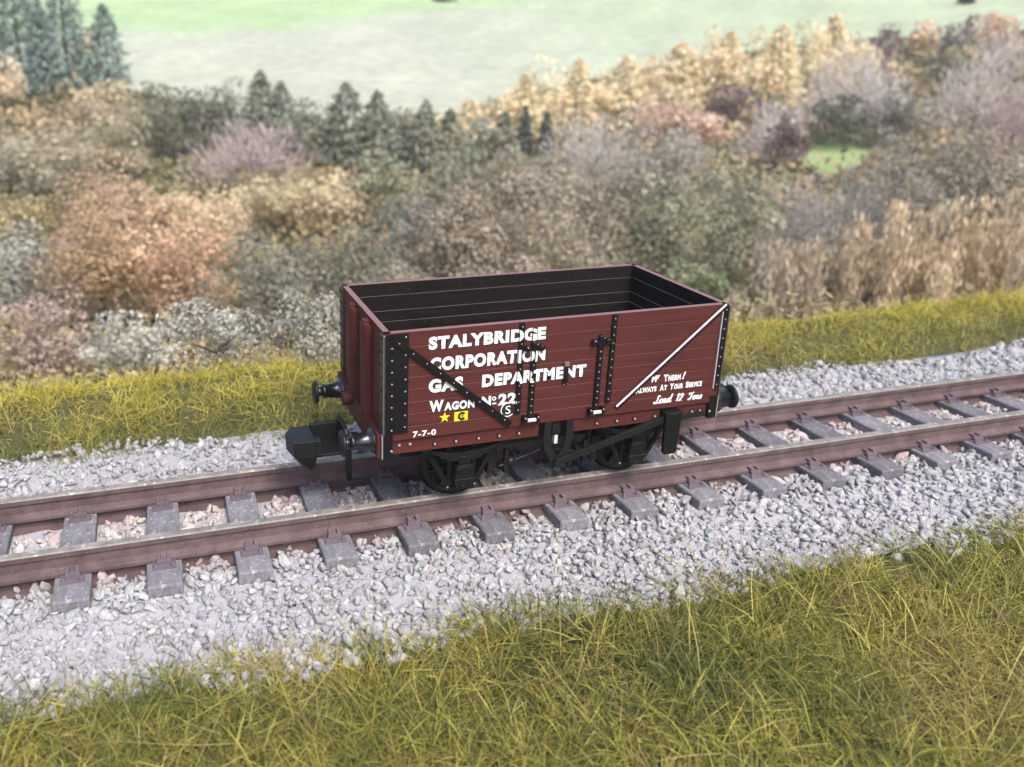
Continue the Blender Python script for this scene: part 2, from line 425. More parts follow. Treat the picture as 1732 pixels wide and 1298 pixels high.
rail(-GA, 'rusty brown rail nearest the viewer with a worn grey top, under the lettered wagon side')
rail(GA, 'rusty brown rail on the far side of the track, beside the grass bank')

SLV = None
def make_sleeper(x, label, proto=None):
    if proto is None:
        root = empty('sleeper', (x, 0, 0), label, 'sleeper', 'sleepers under the rails')
        mb = MB(); n = 12
        # slightly worn block with broken end
        mb.box(-.225, .225, -1.37, 1.37, -.62, -.335)
        b = mb.build('timber', M['sleeper'], root, bevel=.025)
        for y in (-GA, GA):
            for s in (-1, 1):
                c = MB(); yy = y + s*.205
                c.box(-.15, .15, yy-.085, yy+.085, -.345, -.318)
                c.prism([(-.10, -.32), (.10, -.32), (.09, -.262), (-.09, -.262)], 'y', y+s*.115, y+s*.20)
                c.prism([(-.085, -.263), (-.035, -.263), (-.04, -.225), (-.08, -.225)], 'y', y+s*.07, y+s*.17)
                c.prism([(.035, -.263), (.085, -.263), (.08, -.225), (.04, -.225)], 'y', y+s*.07, y+s*.17)
                for q in (-.11, .11): c.dome((q, yy+s*.035, -.32), (0, 0, 1), .03, .05, 6)
                c.build('rail_chair', M['chair'], root, bevel=.008)
        return root
    r = proto.copy(); COL.objects.link(r); r.location = (x, 0, 0); r['label'] = label
    for ch in proto.children:
        c = ch.copy(); COL.objects.link(c); c.parent = r
    return r
ORD = ['first', 'second', 'third', 'fourth', 'fifth', 'sixth', 'seventh', 'eighth', 'ninth', 'tenth', 'eleventh', 'twelfth', 'thirteenth']
proto = None
under = {4: 'grey sleeper in the shadow under the wagon, just left of the left wheels', 5: 'grey sleeper in front of the wagon, just right of the left wheels',
         6: 'grey sleeper in front of the wagon below its hanging brake bracket', 7: 'grey sleeper in front of the wagon just right of the right wheels', 8: 'grey sleeper beside the wagon below its right buffer'}
for k in range(-2, 18):
    x = SL_X0 + SL_P*k
    if k <= 3: lb = 'weathered grey sleeper, %s one to the left of the wagon' % ORD[3-k]
    elif k in under: lb = under[k]
    else: lb = 'weathered grey sleeper, %s one to the right of the wagon' % ORD[k-9]
    s = make_sleeper(x, lb, proto)
    s.rotation_euler = (0, 0, random.uniform(-.012, .012)); s.location.z = random.uniform(-.012, .008)
    if proto is None: proto = s

# ------------------------------------------------------------------ wagon
WG = empty('open_wagon', (0, 0, 0), 'maroon open wagon with white lettering and black ironwork standing on the track', 'wagon')
HX, HY, ZB, ZT = 2.515, 1.191, 1.17, 2.66
PL = [1.17, 1.357, 1.535, 1.70, 1.88, 2.05, 2.22, 2.462, 2.66]
def plank_profile(sy):
    """outline (y,z) of one side: grooved outside, stepped inside"""
    g = .011; out = []
    yo = sy*HY
    for i, z in enumerate(PL[:-1]):
        if i: out += [(yo-sy*g, z-.001), (yo-sy*.001, z+.003)]
        else: out += [(yo, z)]
        z2 = PL[i+1]
        out += [(yo, z2-.013)] if i < 7 else [(yo, z2)]
    inn = []
    for i in range(7, -1, -1):
        t = .085 + (7-i)*.015
        inn += [(yo-sy*t, PL[i+1]), (yo-sy*t, PL[i])]
    return out, inn
def side_panel(sy, label):
    out, inn = plank_profile(sy)
    poly = out+inn
    mb = MB(); mb.prism(poly, 'x', -HX+.001, HX-.001)
    o = mb.build('side_panel', [M['maroon'], M['interior'], M['ledge'], M['rim']], WG, label=label)
    for p in o.data.polygons:
        c = p.center; 
        if len(p.vertices) > 4: continue
        if abs(p.normal.z) > .8:
            if c.z > 2.655: p.material_index = 3
            elif abs(c.y) < HY-.05 and c.z > 1.2: p.material_index = 2
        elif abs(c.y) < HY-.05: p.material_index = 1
    return o
SIDE = side_panel(-1, 'lettered maroon side facing the viewer'); FAR = side_panel(1, 'dark planked far side seen from inside')
def end_panel(sx, label):
    mb = MB()
    yi = HY-.09
    out = [(sx*HX, PL[0]), (sx*HX, PL[-1])]
    inn = []
    for i in range(7, -1, -1):
        t = .08 + (7-i)*.015
        inn += [(sx*(HX-t), PL[i+1]), (sx*(HX-t), PL[i])]
    mb.prism(out+inn, 'y', -HY-.0015, HY+.0015)
    # rails at the corners close the joint on the outer face
    o = mb.build('end_panel', [M['maroon'], M['interior'], M['ledge'], M['rim']], WG, label=label)
    for p in o.data.polygons:
        c = p.center
        if len(p.vertices) > 4: continue
        if abs(p.normal.z) > .8:
            if c.z > 2.655: p.material_index = 3
            elif c.z > 1.2: p.material_index = 2
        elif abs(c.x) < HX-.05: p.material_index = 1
    return o
EL = end_panel(-1, 'left end with two upright stanchions'); ER = end_panel(1, 'right end seen from inside')
mb = MB(); mb.box(-HX+.02, HX-.02, -HY+.03, HY-.03, 1.15, 1.21); mb.build('floor', M['interior'], WG)

def rivets(mb, pts, nrm, r=.012, mi=1):
    for p in pts: mb.dome(p, nrm, r, r*.8, 6, mi)
# end stanchions
for sx in (-1, 1):
    for y in (.33, -.42):
        mb = MB()
        prof = []
        for i in range(9):
            a = math.pi*i/8; prof.append((y + .15*math.cos(a), sx*(HX + .004 + .105*math.sin(a)**.7)))
        b = len(mb.v)
        n = len(prof)
        vs_ = [(q[1], q[0], 1.12) for q in prof] + [(q[1], q[0], 2.57) for q in prof]
        mb.add(vs_, [(i, i+1, n+i+1, n+i) for i in range(n-1)], 0, True)
        mb.add(vs_[:n], [tuple(range(n))]); mb.add(vs_[n:], [tuple(range(n))]); mb.add(vs_, [(0, n, 2*n-1, n-1)])
        mb.box(*(sorted((sx*(HX+.003), sx*(HX+.09)))), y-.06, y+.06, 2.5705, 2.615, 0)
        for z in np.linspace(1.3, 2.5, 8): mb.dome((sx*(HX+.082), y+.10, z), (sx*.8, .6, 0), .019, .018, 6, 1)
        if y > 0: mb.lathe([(0, .10), (.13, .10), (.15, .085)], (sx*(HX+.06), y-.02, 1.18), (sx, 0, 0), 12, 0)
        mb.build('end_stanchion', [M['maroon'], M['rim']], WG)
    for sy in (-1, 1):
        mb = MB()
        mb.box(*sorted((sx*(HX+.002), sx*(HX+.022))), *sorted((sy*(HY+.024), sy*(HY-.15))), 1.275, 2.63)
        rivets(mb, [(sx*(HX+.022), sy*(HY-.05), z) for z in np.linspace(1.35, 2.58, 8)], (sx, 0, 0), .02, 1)
        rivets(mb, [(sx*(HX+.022), sy*(HY-.125), z) for z in np.linspace(1.35, 2.58, 8)], (sx, 0, 0), .014, 1)
        if sy > 0:
            rivets(mb, [(sx*(HX+.005), sy*(HY+.024), z) for z in np.linspace(1.35, 2.58, 8)], (0, sy, 0), .03, 1)
        mb.build('corner_iron', [M['olive'], M['iron']], WG)
YS = -HY
# near side ironwork
def ironwork(name, fn, mats, parent=SIDE, label=None, bevel=0):
    mb = MB(); fn(mb); return mb.build(name, mats, parent, label=label, bevel=bevel)
M['edge'] = paint('pale_edge', (.30, .26, .26), .6, .3, 30)  # pale line along the plate edges
IW = [M['iron'], M['rivet'], M['silver']]
def f(mb):
    mb.box(-HX-.002, -2.205, YS-.018, YS-.002, 1.275, 2.645)
    rivets(mb, [(-2.425, YS-.018, z) for z in np.linspace(1.33, 2.46, 8)], (0, -1, 0), .013)
    rivets(mb, [(-2.245, YS-.018, z) for z in list(np.linspace(1.36, 2.36, 7))+[2.6]], (0, -1, 0), .013)
    mb.box(-HX-.024, -HX-.0025, YS-.022, YS-.0035, 1.275, 2.64, 2)
ironwork('corner_plate', f, [M['iron'], M['rivet'], M['edge']], label='wide black corner plate with white rivets')
def f(mb):
    mb.box(2.432, 2.505, YS-.022, YS-.002, 1.39, 2.655)
    mb.box(2.422, 2.4315, YS-.020, YS-.002, 1.39, 2.60, 2)
    rivets(mb, [(2.475, YS-.022, z) for z in np.linspace(1.45, 2.58, 9)], (0, -1, 0), .012)
ironwork('corner_plate', f, IW, label='narrow dark corner strap at the right end')
def strap(x0, z0, x1, z1, wid, nr, lift=.003, thick=.022, name='strap', mats=IW, hi=None, extra=None, label=None):
    mb = MB(); mb.bar((x0, YS, z0), (x1, YS, z1), wid, thick, (0, -1, 0), 0, lift)
    d = Vector((x1-x0, 0, z1-z0))
    if hi:
        nrm = Vector((-d.z, 0, d.x)).normalized()*hi[0]
        mb.bar((x0+nrm.x, YS, z0+nrm.z), (x1+nrm.x, YS, z1+nrm.z), hi[1], thick+.006, (0, -1, 0), 2, lift)
    for i in range(nr):
        t = (i+.5)/nr; mb.dome((x0+d.x*t, YS-lift-thick, z0+d.z*t), (0, -1, 0), .011, .010, 6, 1)
    if extra: extra(mb)
    return mb.build(name, mats, SIDE, label=label)
strap(-2.43, 2.605, -.75, 1.226, .085, 9, .0195, .022, 'diagonal_strap', label='black diagonal strap falling to the right')
strap(.862, 1.285, 2.462, 2.655, .076, 8, .0225, .012, 'diagonal_strap', hi=(.020, .032), label='white diagonal strap rising to the right')  # dark bar showing below the white stripe paints its shadow edge
strap(-.648, 1.355, -.648, 2.657, .072, 11)
strap(.716, 1.365, .716, 2.657, .072, 11)
for xh in (-.458, .532):
    def f(mb, x=xh):
        mb.bar((x, YS, 1.30), (x, YS, 2.25), .075, .028, (0, -1, 0), 0, .003)
        for i in range(9): mb.dome((x, YS-.031, 1.36+.098*i), (0, -1, 0), .011, .010, 6, 1)
        # latch with three knobs
        mb.bar((x-.11, YS, 2.285), (x+.11, YS, 2.285), .07, .035, (0, -1, 0), 0, .003)
        mb.lathe([(0, .045), (.04, .045), (.05, .03)], (x, YS-.004, 2.345), (0, -1, 0), 10)
        for s in (-1, 1): mb.lathe([(0, .045), (.05, .045), (.06, .03)], (x+s*.105, YS-.004, 2.29), (0, -1, 0), 10)
        mb.dome((x+.03, YS-.05, 2.345), (.3, -1, .4), .011, .010, 6, 1); mb.dome((x-.11, YS-.06, 2.31), (0, -1, .4), .013, .012, 6, 1)
        # bottom hinge bracket
        mb.box(x-.115, x+.115, YS-.05, YS-.003, 1.225, 1.285)
        for s in (-1, 1): mb.box(x+s*.095-.025, x+s*.095+.025, YS-.075, YS-.0035, 1.215, 1.325)
        mb.lathe([(0, .028), (.12, .028)], (x-.06, YS-.062, 1.262), (1, 0, 0), 8, 2)
        for s in (-1, 1): mb.dome((x+s*.095, YS-.075, 1.30), (0, -1, 0), .014, .012, 6, 1)
    ironwork('door_hinge', f, IW)
def f(mb):
    mb.box(.005, .065, YS-.03, YS-.003, 1.73, 2.0); mb.box(-.0, .07, YS-.045, YS-.003, 1.985, 2.04, 1)
    mb.dome((.015, YS-.03, 1.715), (0, -1, 0), .014, .012, 6, 1); mb.dome((.07, YS-.004, 1.715), (0, -1, 0), .014, .012, 6, 1)
ironwork('door_clip', f, [M['iron'], M['rim']])

# lettering
def lettering(txt, x0, x1, z0, z1, mat, bold=.02, shear=0.0, name='lettering', y=YS-.004, parent=None, ext=.0015, label=None, sp=1.14):
    cu = bpy.data.curves.new('text', 'FONT'); cu.body = txt; cu.size = 1.0; cu.offset = bold; cu.shear = shear; cu.extrude = 0; cu.resolution_u = 4; cu.space_character = sp
    t = bpy.data.objects.new('text', cu); COL.objects.link(t)
    dg = bpy.context.evaluated_depsgraph_get(); dg.update()
    me = bpy.data.meshes.new_from_object(t.evaluated_get(dg))
    bpy.data.objects.remove(t); bpy.data.curves.remove(cu)
    n = len(me.vertices); co = np.empty(n*3); me.vertices.foreach_get('co', co); co = co.reshape(-1, 3)
    lo, hi = co.min(0), co.max(0)
    out = np.empty_like(co)
    out[:, 0] = x0 + (co[:, 0]-lo[0])/(hi[0]-lo[0])*(x1-x0)
    out[:, 2] = z0 + (co[:, 1]-lo[1])/(hi[1]-lo[1])*(z1-z0)
    out[:, 1] = y
    me.vertices.foreach_set('co', out.ravel()); me.materials.clear(); me.materials.append(mat); me.update()
    o = bpy.data.objects.new(name, me); COL.objects.link(o); o.parent = parent or SIDE
    if label: o['label'] = label
    return o
STRAPS = [(-.684, -.612, .0268), (-.4955, -.4205, .0328)]
def drape(o):
    """carry the printed letters over the straps they cross, as the printing does"""
    import bmesh
    bm = bmesh.new(); bm.from_mesh(o.data)
    for a, b, dep in STRAPS:
        for x in (a, b):
            bmesh.ops.bisect_plane(bm, geom=bm.verts[:]+bm.edges[:]+bm.faces[:], plane_co=(x, 0, 0), plane_no=(1, 0, 0), dist=1e-5)
        fs = [f for f in bm.faces if a < f.calc_center_median().x < b]
        if not fs: continue
        g = bmesh.ops.split(bm, geom=fs)['geom']
        for v in {v for f in g if isinstance(f, bmesh.types.BMFace) for v in f.verts}: v.co.y = YS-dep
    bm.to_mesh(o.data); bm.free()
def word(txt, x0, x1, z0, z1, bold=.03, shadow=True, **k):
    if shadow:
        lettering(txt, x0+.020, x1+.020, z0-.016, z1-.014, M['shade'], bold+.01, name='letter_shadow', y=YS-.0022, **k)
    o = lettering(txt, x0, x1, z0, z1, M['white'], bold, **k); drape(o)
    return o
word('STALYBRIDGE', -1.935, -.297, 2.392, 2.568, .056)
word('CORPORATION', -1.912, -.286, 2.093, 2.281, .056)
word('GAS', -1.922, -1.446, 1.795, 1.985, .056)
word('DEPARTMENT', -1.178, .345, 1.797, 1.974, .056)
word('W', -1.908, -1.71, 1.520, 1.682, .05); word('AGON', -1.70, -1.272, 1.520, 1.640, .05)
word('N', -1.172, -1.04, 1.505, 1.662, .05); word('o', -1.025, -.965, 1.585, 1.645, .02)
def f(mb): mb.box(-1.022, -.962, YS-.0055, YS-.004, 1.535, 1.555)
ironwork('lettering', f, M['white'])
word('22', -.935, -.676, 1.508, 1.672, .05)
lettering('7-7-0', -2.128, -1.806, 1.188, 1.275, M['white'], .03)
lettering('M', 1.398, 1.475, 1.590, 1.690, M['white'], .055); lettering('r', 1.485, 1.525, 1.630, 1.69, M['white'], .055)
lettering('T', 1.59, 1.66, 1.582, 1.685, M['white'], .055); lettering('HERM', 1.665, 1.868, 1.582, 1.668, M['white'], .055); lettering('!', 1.89, 1.945, 1.585, 1.70, M['white'], .04, .3)
for s_, a, b, hh in (('A', 1.162, 1.225, .095), ('LWAYS', 1.228, 1.49, .08), ('A', 1.545, 1.61, .095), ('T', 1.612, 1.66, .08), ('Y', 1.705, 1.77, .095), ('OUR', 1.775, 1.925, .08), ('S', 1.965, 2.02, .095), ('ERVICE', 2.025, 2.235, .08)):
    lettering(s_, a, b, 1.445, 1.445+hh, M['white'], .055)
# script load line, drawn with a slanted nib
GLY = {'L': (.62, [[(.62,.80),(.50,.95),(.36,.85),(.40,.55),(.30,.18),(.10,.02),(.0,.12),(.14,.20),(.40,.04),(.66,.10)]]),
       'o': (.42, [[(.26,.50),(.08,.42),(.03,.20),(.14,.01),(.32,.12),(.36,.36),(.26,.50),(.46,.46)]]),
       'a': (.42, [[(.30,.44),(.16,.50),(.03,.30),(.06,.05),(.18,.06),(.32,.44)],[(.32,.48),(.27,.12),(.34,.02),(.46,.14)]]),
       'd': (.44, [[(.28,.42),(.14,.50),(.03,.28),(.07,.05),(.20,.08),(.32,.40)],[(.46,1.0),(.30,.16),(.36,.02),(.50,.14)]]),
       '1': (.30, [[(.04,.72),(.24,.95),(.10,.02)]]),
       '2': (.46, [[(.10,.70),(.22,.93),(.38,.84),(.34,.55),(.02,.04),(.18,.10),(.38,.02)]]),
       'T': (.60, [[(.02,.72),(.08,.92),(.36,.86),(.66,.98)],[(.44,.88),(.34,.40),(.22,.06),(.06,.04),(.04,.18)]]),
       'n': (.46, [[(.10,.48),(.02,.02)],[(.07,.30),(.22,.50),(.30,.42),(.24,.10),(.32,.02),(.46,.16)]]),
       's': (.34, [[(.0,.06),(.22,.52),(.26,.16),(.14,.0),(.02,.08)]])}
def script(txt, x0, x1, z0, h, nib=(.020, .010)):
    mb = MB(); X = 0; runs = []
    for ch in txt:
        w_, strokes = GLY[ch]
        for st in strokes: runs.append([(X+p[0]+.18*p[1], p[1]) for p in st])
        X += w_+.06
    sc_ = (x1-x0)/X; y_ = YS-.004
    for st in runs:
        # smooth the stroke
        P = np.array(st); t = np.linspace(0, len(P)-1, (len(P)-1)*4+1); i = np.clip(t.astype(int), 0, len(P)-2); f_ = t-i
        pm_, p0, p1, p2 = P[np.maximum(i-1, 0)], P[i], P[i+1], P[np.minimum(i+2, len(P)-1)]; f_ = f_[:, None]
        Q = .5*(2*p0+(p1-pm_)*f_+(2*pm_-5*p0+4*p1-p2)*f_**2+(3*p0-pm_-3*p1+p2)*f_**3)
        for k in range(len(Q)-1):
            a_ = np.array([x0+Q[k][0]*sc_, z0+Q[k][1]*h]); b_ = np.array([x0+Q[k+1][0]*sc_, z0+Q[k+1][1]*h])
            d_ = (b_-a_)/max(np.hypot(*(b_-a_)), 1e-6); n_ = np.array([-d_[1], d_[0]])
            w_ = .0045 + .0085*abs(n_ @ np.array([.94, -.34])); a_ = a_-d_*.003; b_ = b_+d_*.003
            yy = y_-.0002*(k % 3)
            q = [a_-n_*w_, b_-n_*w_, b_+n_*w_, a_+n_*w_]
            mb.add([(p[0], yy, p[1]) for p in q], [(0, 1, 2, 3)])
    return mb.build('lettering', M['white'], SIDE, label='white script load line')
script('Load', 1.468, 1.750, 1.252, .125); script('12', 1.830, 1.945, 1.255, .115); script('Tons', 2.030, 2.262, 1.250, .115)
# yellow star, yellow C mark, circled S
def f(mb):
    pts = []
    for i in range(10):
        a = math.pi/2 + i*math.pi/5; r = .078 if i % 2 == 0 else .031
        pts.append((-1.690+r*math.cos(a), 1.425+r*math.sin(a)))
    mb.prism(pts, 'y', YS-.0055, YS-.002)
ironwork('star_mark', f, M['yellow'], label='small yellow star')
def f(mb): mb.box(-1.555, -1.365, YS-.004, YS-.0015, 1.350, 1.482)
ym = ironwork('square_mark', f, M['yellow'], label='yellow square with a black C')
def arc(mb, cx, cz, r, wd, a0, a1, y0, y1, n=20):
    pts = [(cx+(r+wd/2)*math.cos(a0+(a1-a0)*i/n), cz+(r+wd/2)*math.sin(a0+(a1-a0)*i/n)) for i in range(n+1)]
    pin = [(cx+(r-wd/2)*math.cos(a0+(a1-a0)*i/n), cz+(r-wd/2)*math.sin(a0+(a1-a0)*i/n)) for i in range(n+1)]
    for i in range(n): mb.prism([pts[i], pts[i+1], pin[i+1], pin[i]], 'y', y0, y1)
def f(mb):
    arc(mb, -1.445, 1.415, .045, .034, .7, 2*math.pi-.7, YS-.0055, YS-.0045); arc(mb, -1.437, 1.415, .015, .012, .6, 2*math.pi-.6, YS-.0068, YS-.0048)
ironwork('lettering', f, M['shade'], ym)
def f(mb):
    pts = [(-.785+.10*math.cos(2*math.pi*i/28), 1.432+.10*math.sin(2*math.pi*i/28)) for i in range(28)]
    mb.prism(pts, 'y', YS-.0065, YS-.002, 0)
    arc(mb, -.790, 1.432, .098, .012, 1.0, 5.6, YS-.0085, YS-.0066, 26)
for q in [0]:
    rm = ironwork('round_mark', f, [M['shade']], label='black disc with a white S')
    for i, p in enumerate(rm.data.polygons):
        pass
def f(mb): arc(mb, -.790, 1.432, .098, .013, 1.2, 5.5, YS-.0098, YS-.0086, 26)
ironwork('ring', f, M['white'], rm)
lettering('S', -.825, -.750, 1.372, 1.490, M['white'], .0, y=YS-.0098, parent=rm)

# frame below the body
for sy in (-1, 1):
    mb = MB()
    for x0, x1 in ((-2.41, -.285), (.235, 2.40)):
        mb.box(x0, x1, *sorted((sy*1.15, sy*1.02)), .955, 1.1695)
    for x in (-2.30, -2.15): mb.dome((x, sy*1.15, 1.075), (0, sy, 0), .022, .018, 8, 1)
    for x in (-1.807, -1.508, -1.181, -.88, -.59, .6, .919, 1.207, 1.532, 2.147, 2.28):
        mb.lathe([(0, .031), (.012, .031), (.016, .022)], (x, sy*1.15, 1.045), (0, sy, 0), 12, 2)
        mb.dome((x, sy*1.166, 1.04), (0, sy, 0), .02, .02, 6, 1)
    mb.build('solebar', [M['maroon'], M['rivet'], M['iron']], WG, bevel=.004)
for sx in (-1, 1):
    mb = MB(); mb.box(*sorted((sx*2.42, sx*2.60)), -1.155, 1.155, .93, 1.2695)
    mb.build('headstock', M['maroon'], WG, bevel=.006)
    for sy in (-1, 1):
        mb = MB(); mb.box(*sorted((sx*2.40, sx*2.535)), *sorted((sy*1.157, sy*1.20)), .925, 1.268)
        x = sx*2.54
        mb.box(*sorted((sx*2.5355, sx*2.55)), *sorted((sy*1.157, sy*1.203)), .925, 1.268, 1); mb.dome((sx*2.42, sy*1.2, 1.03), (0, sy, 0), .02, .02, 6, 1)
        mb.build('headstock_plate', [M['iron'], M['edge']], WG, bevel=.003)
        # buffer: tapered housing, ram and round head
        bf = MB(); bx = sx*2.60
        bf.lathe([(0, .175), (.02, .175), (.03, .135), (.08, .132), (.25, .098), (.265, .118), (.30, .118), (.305, .075), (.36, .072)], (bx, sy*.90, 1.075), (sx, 0, 0), 22)
        if sx > 0: bf.lathe([(0, .19), (.10, .19), (.12, .165), (.30, .15), (.305, .10)], (bx+.002, sy*.90, 1.075), (sx, 0, 0), 22)
        b_ = bf.build('buffer', M['gloss'], WG)
        hd = MB(); hd.lathe([(0, .06), (.015, .10), (.03, .172), (.06, .178), (.082, .155), (.09, .10), (.094, .02)], (sx*2.955, sy*.90, 1.075), (sx, 0, 0), 26)
        hd.build('buffer_head', M['plastic'], b_)
# couplings: box claw with a pointed beak
for sx in (-1, 1):
    mb = MB(); X = lambda a: sx*a
    zc = .70
    def pr_(poly, z0, z1): mb.prism([(X(a), b) for a, b in poly], 'z', z0, z1)
    # beak: wedge in plan with a sloping underside
    W_ = .27
    top = [(3.30, -W_), (3.30, W_-.02), (3.52, W_-.05), (3.62, .05), (3.52, -W_+.08)]
    # upper ring, lower ring and keel point
    ring = [(3.24, -W_), (3.24, W_), (3.52, W_), (3.63, .06), (3.56, -W_+.02), (3.44, -W_)]
    n = len(ring)
    up = [(X(a), b, .90) for a, b in ring]; lo = [(X(a-.02), b*.98, .66) for a, b in ring]
    kee = [(X(3.24), -.16, .42), (X(3.24), .16, .42), (X(3.34), .15, .40), (X(3.40), .03, .40), (X(3.38), -.10, .39), (X(3.31), -.15, .39)]
    vs_ = up+lo+kee
    fs = [tuple(range(n)), tuple(range(3*n-1, 2*n-1, -1))]
    for q in (0, n):
        fs += [(q+i, q+n+i, q+n+(i+1) % n, q+(i+1) % n) for i in range(n)]
    mb.add(vs_, fs)
    # open arm: far wall, floor, back wall and thin near lip
    mb.box(*sorted((X(2.83), X(3.24))), .19, .26, .60, .94)
    mb.box(*sorted((X(2.83), X(3.24))), -.20, .19, .60, .645)
    mb.box(*sorted((X(3.16), X(3.2395))), -.245, -.10, .6455, .885)
    mb.prism([(-.29, .62), (.29, .62), (.29, 1.0), (.20, 1.02), (-.22, 1.02), (-.29, .95)], 'x', X(2.77), X(2.829))
    mb.box(*sorted((X(2.55), X(2.7695))), -.09, .09, .62, .80)
    # drop tail
    mb.prism([(-.16, .62), (.02, .62), (-.01, .30), (-.05, .12), (-.13, .12), (-.16, .3)], 'x', X(2.70), X(2.765))
    mb.box(*sorted((X(2.35), X(2.70))), -.14, -.09, .13, .165)
    cpl = mb.build('coupling', M['plastic'], WG, bevel=.012); cpl.location.z = -.06

# running gear
WX = 1.345
for sx in (-1, 1):
    x = sx*WX
    ax = MB(); ax.lathe([(0, .07), (1.9, .07)], (x, -.95, .47), (0, 1, 0), 12); axle = ax.build('axle', M['iron'], WG)
    for sy in (-1, 1):
        wh = MB()
        wh.lathe([(0, .50), (.03, .515), (.045, .475), (.15, .465), (.155, .40), (.11, .38), (.08, .14), (.16, .12), (.165, .04)], (x, sy*.61, .47), (0, sy, 0), 40)
        for a in range(8):
            an = a*math.pi/4+.2
            wh.tube((x+.1*math.cos(an), sy*.73, .47+.1*math.sin(an)), (x+.40*math.cos(an), sy*.745, .47+.40*math.sin(an)), .035, .025, 6)
        wh.build('wheel', M['black'], WG)
        # axle guard: W shaped iron plate legs
        g = MB(); y0, y1 = sorted((sy*.965, sy*.995))
        for s in (-1, 1):
            g.prism([(x+s*.15, .25), (x+s*.20, .25), (x+s*.22, .95), (x+s*.15, .95)], 'y', y0, y1)
            g.prism([(x+s*.17, .30), (x+s*.24, .30), (x+s*.60, .95), (x+s*.50, .95)], 'y', y0-.0015, y1+.0015)
        g.box(x-.19, x+.19, y0-.003, y1+.003, .20, .255)
        for s in (-1, 1): g.dome((x+s*.2, sy*1.0, .26), (0, sy, .2), .02, .02, 6, 1)
        g.build('axle_guard', [M['black'], M['ledge']], WG)
        b = MB()
        ys0, ys1 = sorted((sy*.99, sy*1.12))
        b.prism([(x-.12, .28), (x+.12, .28), (x+.145, .42), (x+.135, .44), (x+.125, .60), (x+.10, .64), (x-.10, .64), (x-.125, .60), (x-.135, .44), (x-.145, .42)], 'y', ys0, ys1)
        b.prism([(x-.15, .415), (x+.15, .415), (x+.15, .435), (x-.15, .435)], 'y', *sorted((sy*.985, sy*1.135)), 1)
        b.prism([(x+.125*math.cos(a), .575+.05*math.sin(a)) for a in np.linspace(0, math.pi, 9)], 'y', *sorted((sy*1.0, sy*1.14)), 0)
        b.box(x-.085, x+.085, *sorted((sy*1.0, sy*1.10)), .641, .76)
        b.dome((x-.02, sy*1.12, .33), (0, sy, 0), .02, .02, 6, 1)
        b.build('axlebox', [M['iron'], M['plastic']], WG, bevel=.008)
        # leaf spring, sagging between its shoes
        s_ = MB(); half = .55
        for lv in range(4):
            hl = half-.10*lv; N = 12
            P = [(x-hl+2*hl*i/N, .79-.032*lv + .11*(((-hl+2*hl*i/N)/half)**2)) for i in range(N+1)]
            for i in range(N):
                (xa, za), (xb, zb_) = P[i], P[i+1]
                s_.prism([(xa, za), (xb, zb_), (xb, zb_+.024), (xa, za+.024)], 'y', *sorted((sy*1.01, sy*1.09)), 0)
        for s in (-1, 1): s_.box(x+s*half-.06, x+s*half+.06, *sorted((sy*1.0, sy*1.10)), .90, .954)
        s_.build('leaf_spring', M['plastic'], WG)
    # brake shoe hangers between the wheels
    for sy in (-1, 1):
        b = MB(); xi = sx*(WX-.60)
        b.box(xi-.03, xi+.03, sy*.74-.03, sy*.74+.03, .34, .95); b.prism([(xi+sx*.035, .25), (xi+sx*.13, .28), (xi+sx*.115, .47), (xi+sx*.145, .66), (xi+sx*.035, .66)], 'y', sy*.74-.07, sy*.74+.07)
        b.build('brake_shoe', M['plastic'], WG)
for sy in (-1, 1):
    mb = MB()
    for s in (-1, 1):
        mb.tube((s*.10, sy*.86, .58), (s*.72, sy*.86, .40), .022, None, 8)
        mb.box(s*.62-.03, s*.62+.03, sy*.86-.03, sy*.86+.03, .30, .66)
    mb.lathe([(0, .07), (.1, .07), (.12, .03)], (-.55, sy*.80, .46), (0, sy, 0), 10)
    mb.tube((0, sy*.8, .58), (0, sy*1.18, .58), .035, None, 10)
    mb.build('brake_rod', M['plastic'], WG)
    vh = MB(); y0, y1 = sorted((sy*1.175, sy*1.215))
    # curved V with open middle
    for s in (-1, 1):
        P = [(s*.215-.012, 1.168), (s*.23-.012, .95), (s*.20-.012, .76), (s*.07-.012, .545)]
        Q = [(s*.115-.012, 1.168), (s*.12-.012, .95), (s*.10-.012, .80), (-.012, .62)]
        for i in range(3):
            vh.prism([P[i], P[i+1], Q[i+1], Q[i]], 'y', y0, y1)
    vh.prism([(-.082, .545), (.058, .545), (-.012, .66)], 'y', y0+.0015, y1-.0015)
    vh.box(-.07, .05, *sorted((sy*1.06, sy*1.14)), .93, 1.1685); vh.box(-.03, .02, *sorted((sy*1.08, sy*1.142)), .80, .9295, 1)  # pale inner box paints the white highlight inside the V
    vh.build('brake_hanger', [M['plastic'], M['silver']], WG)
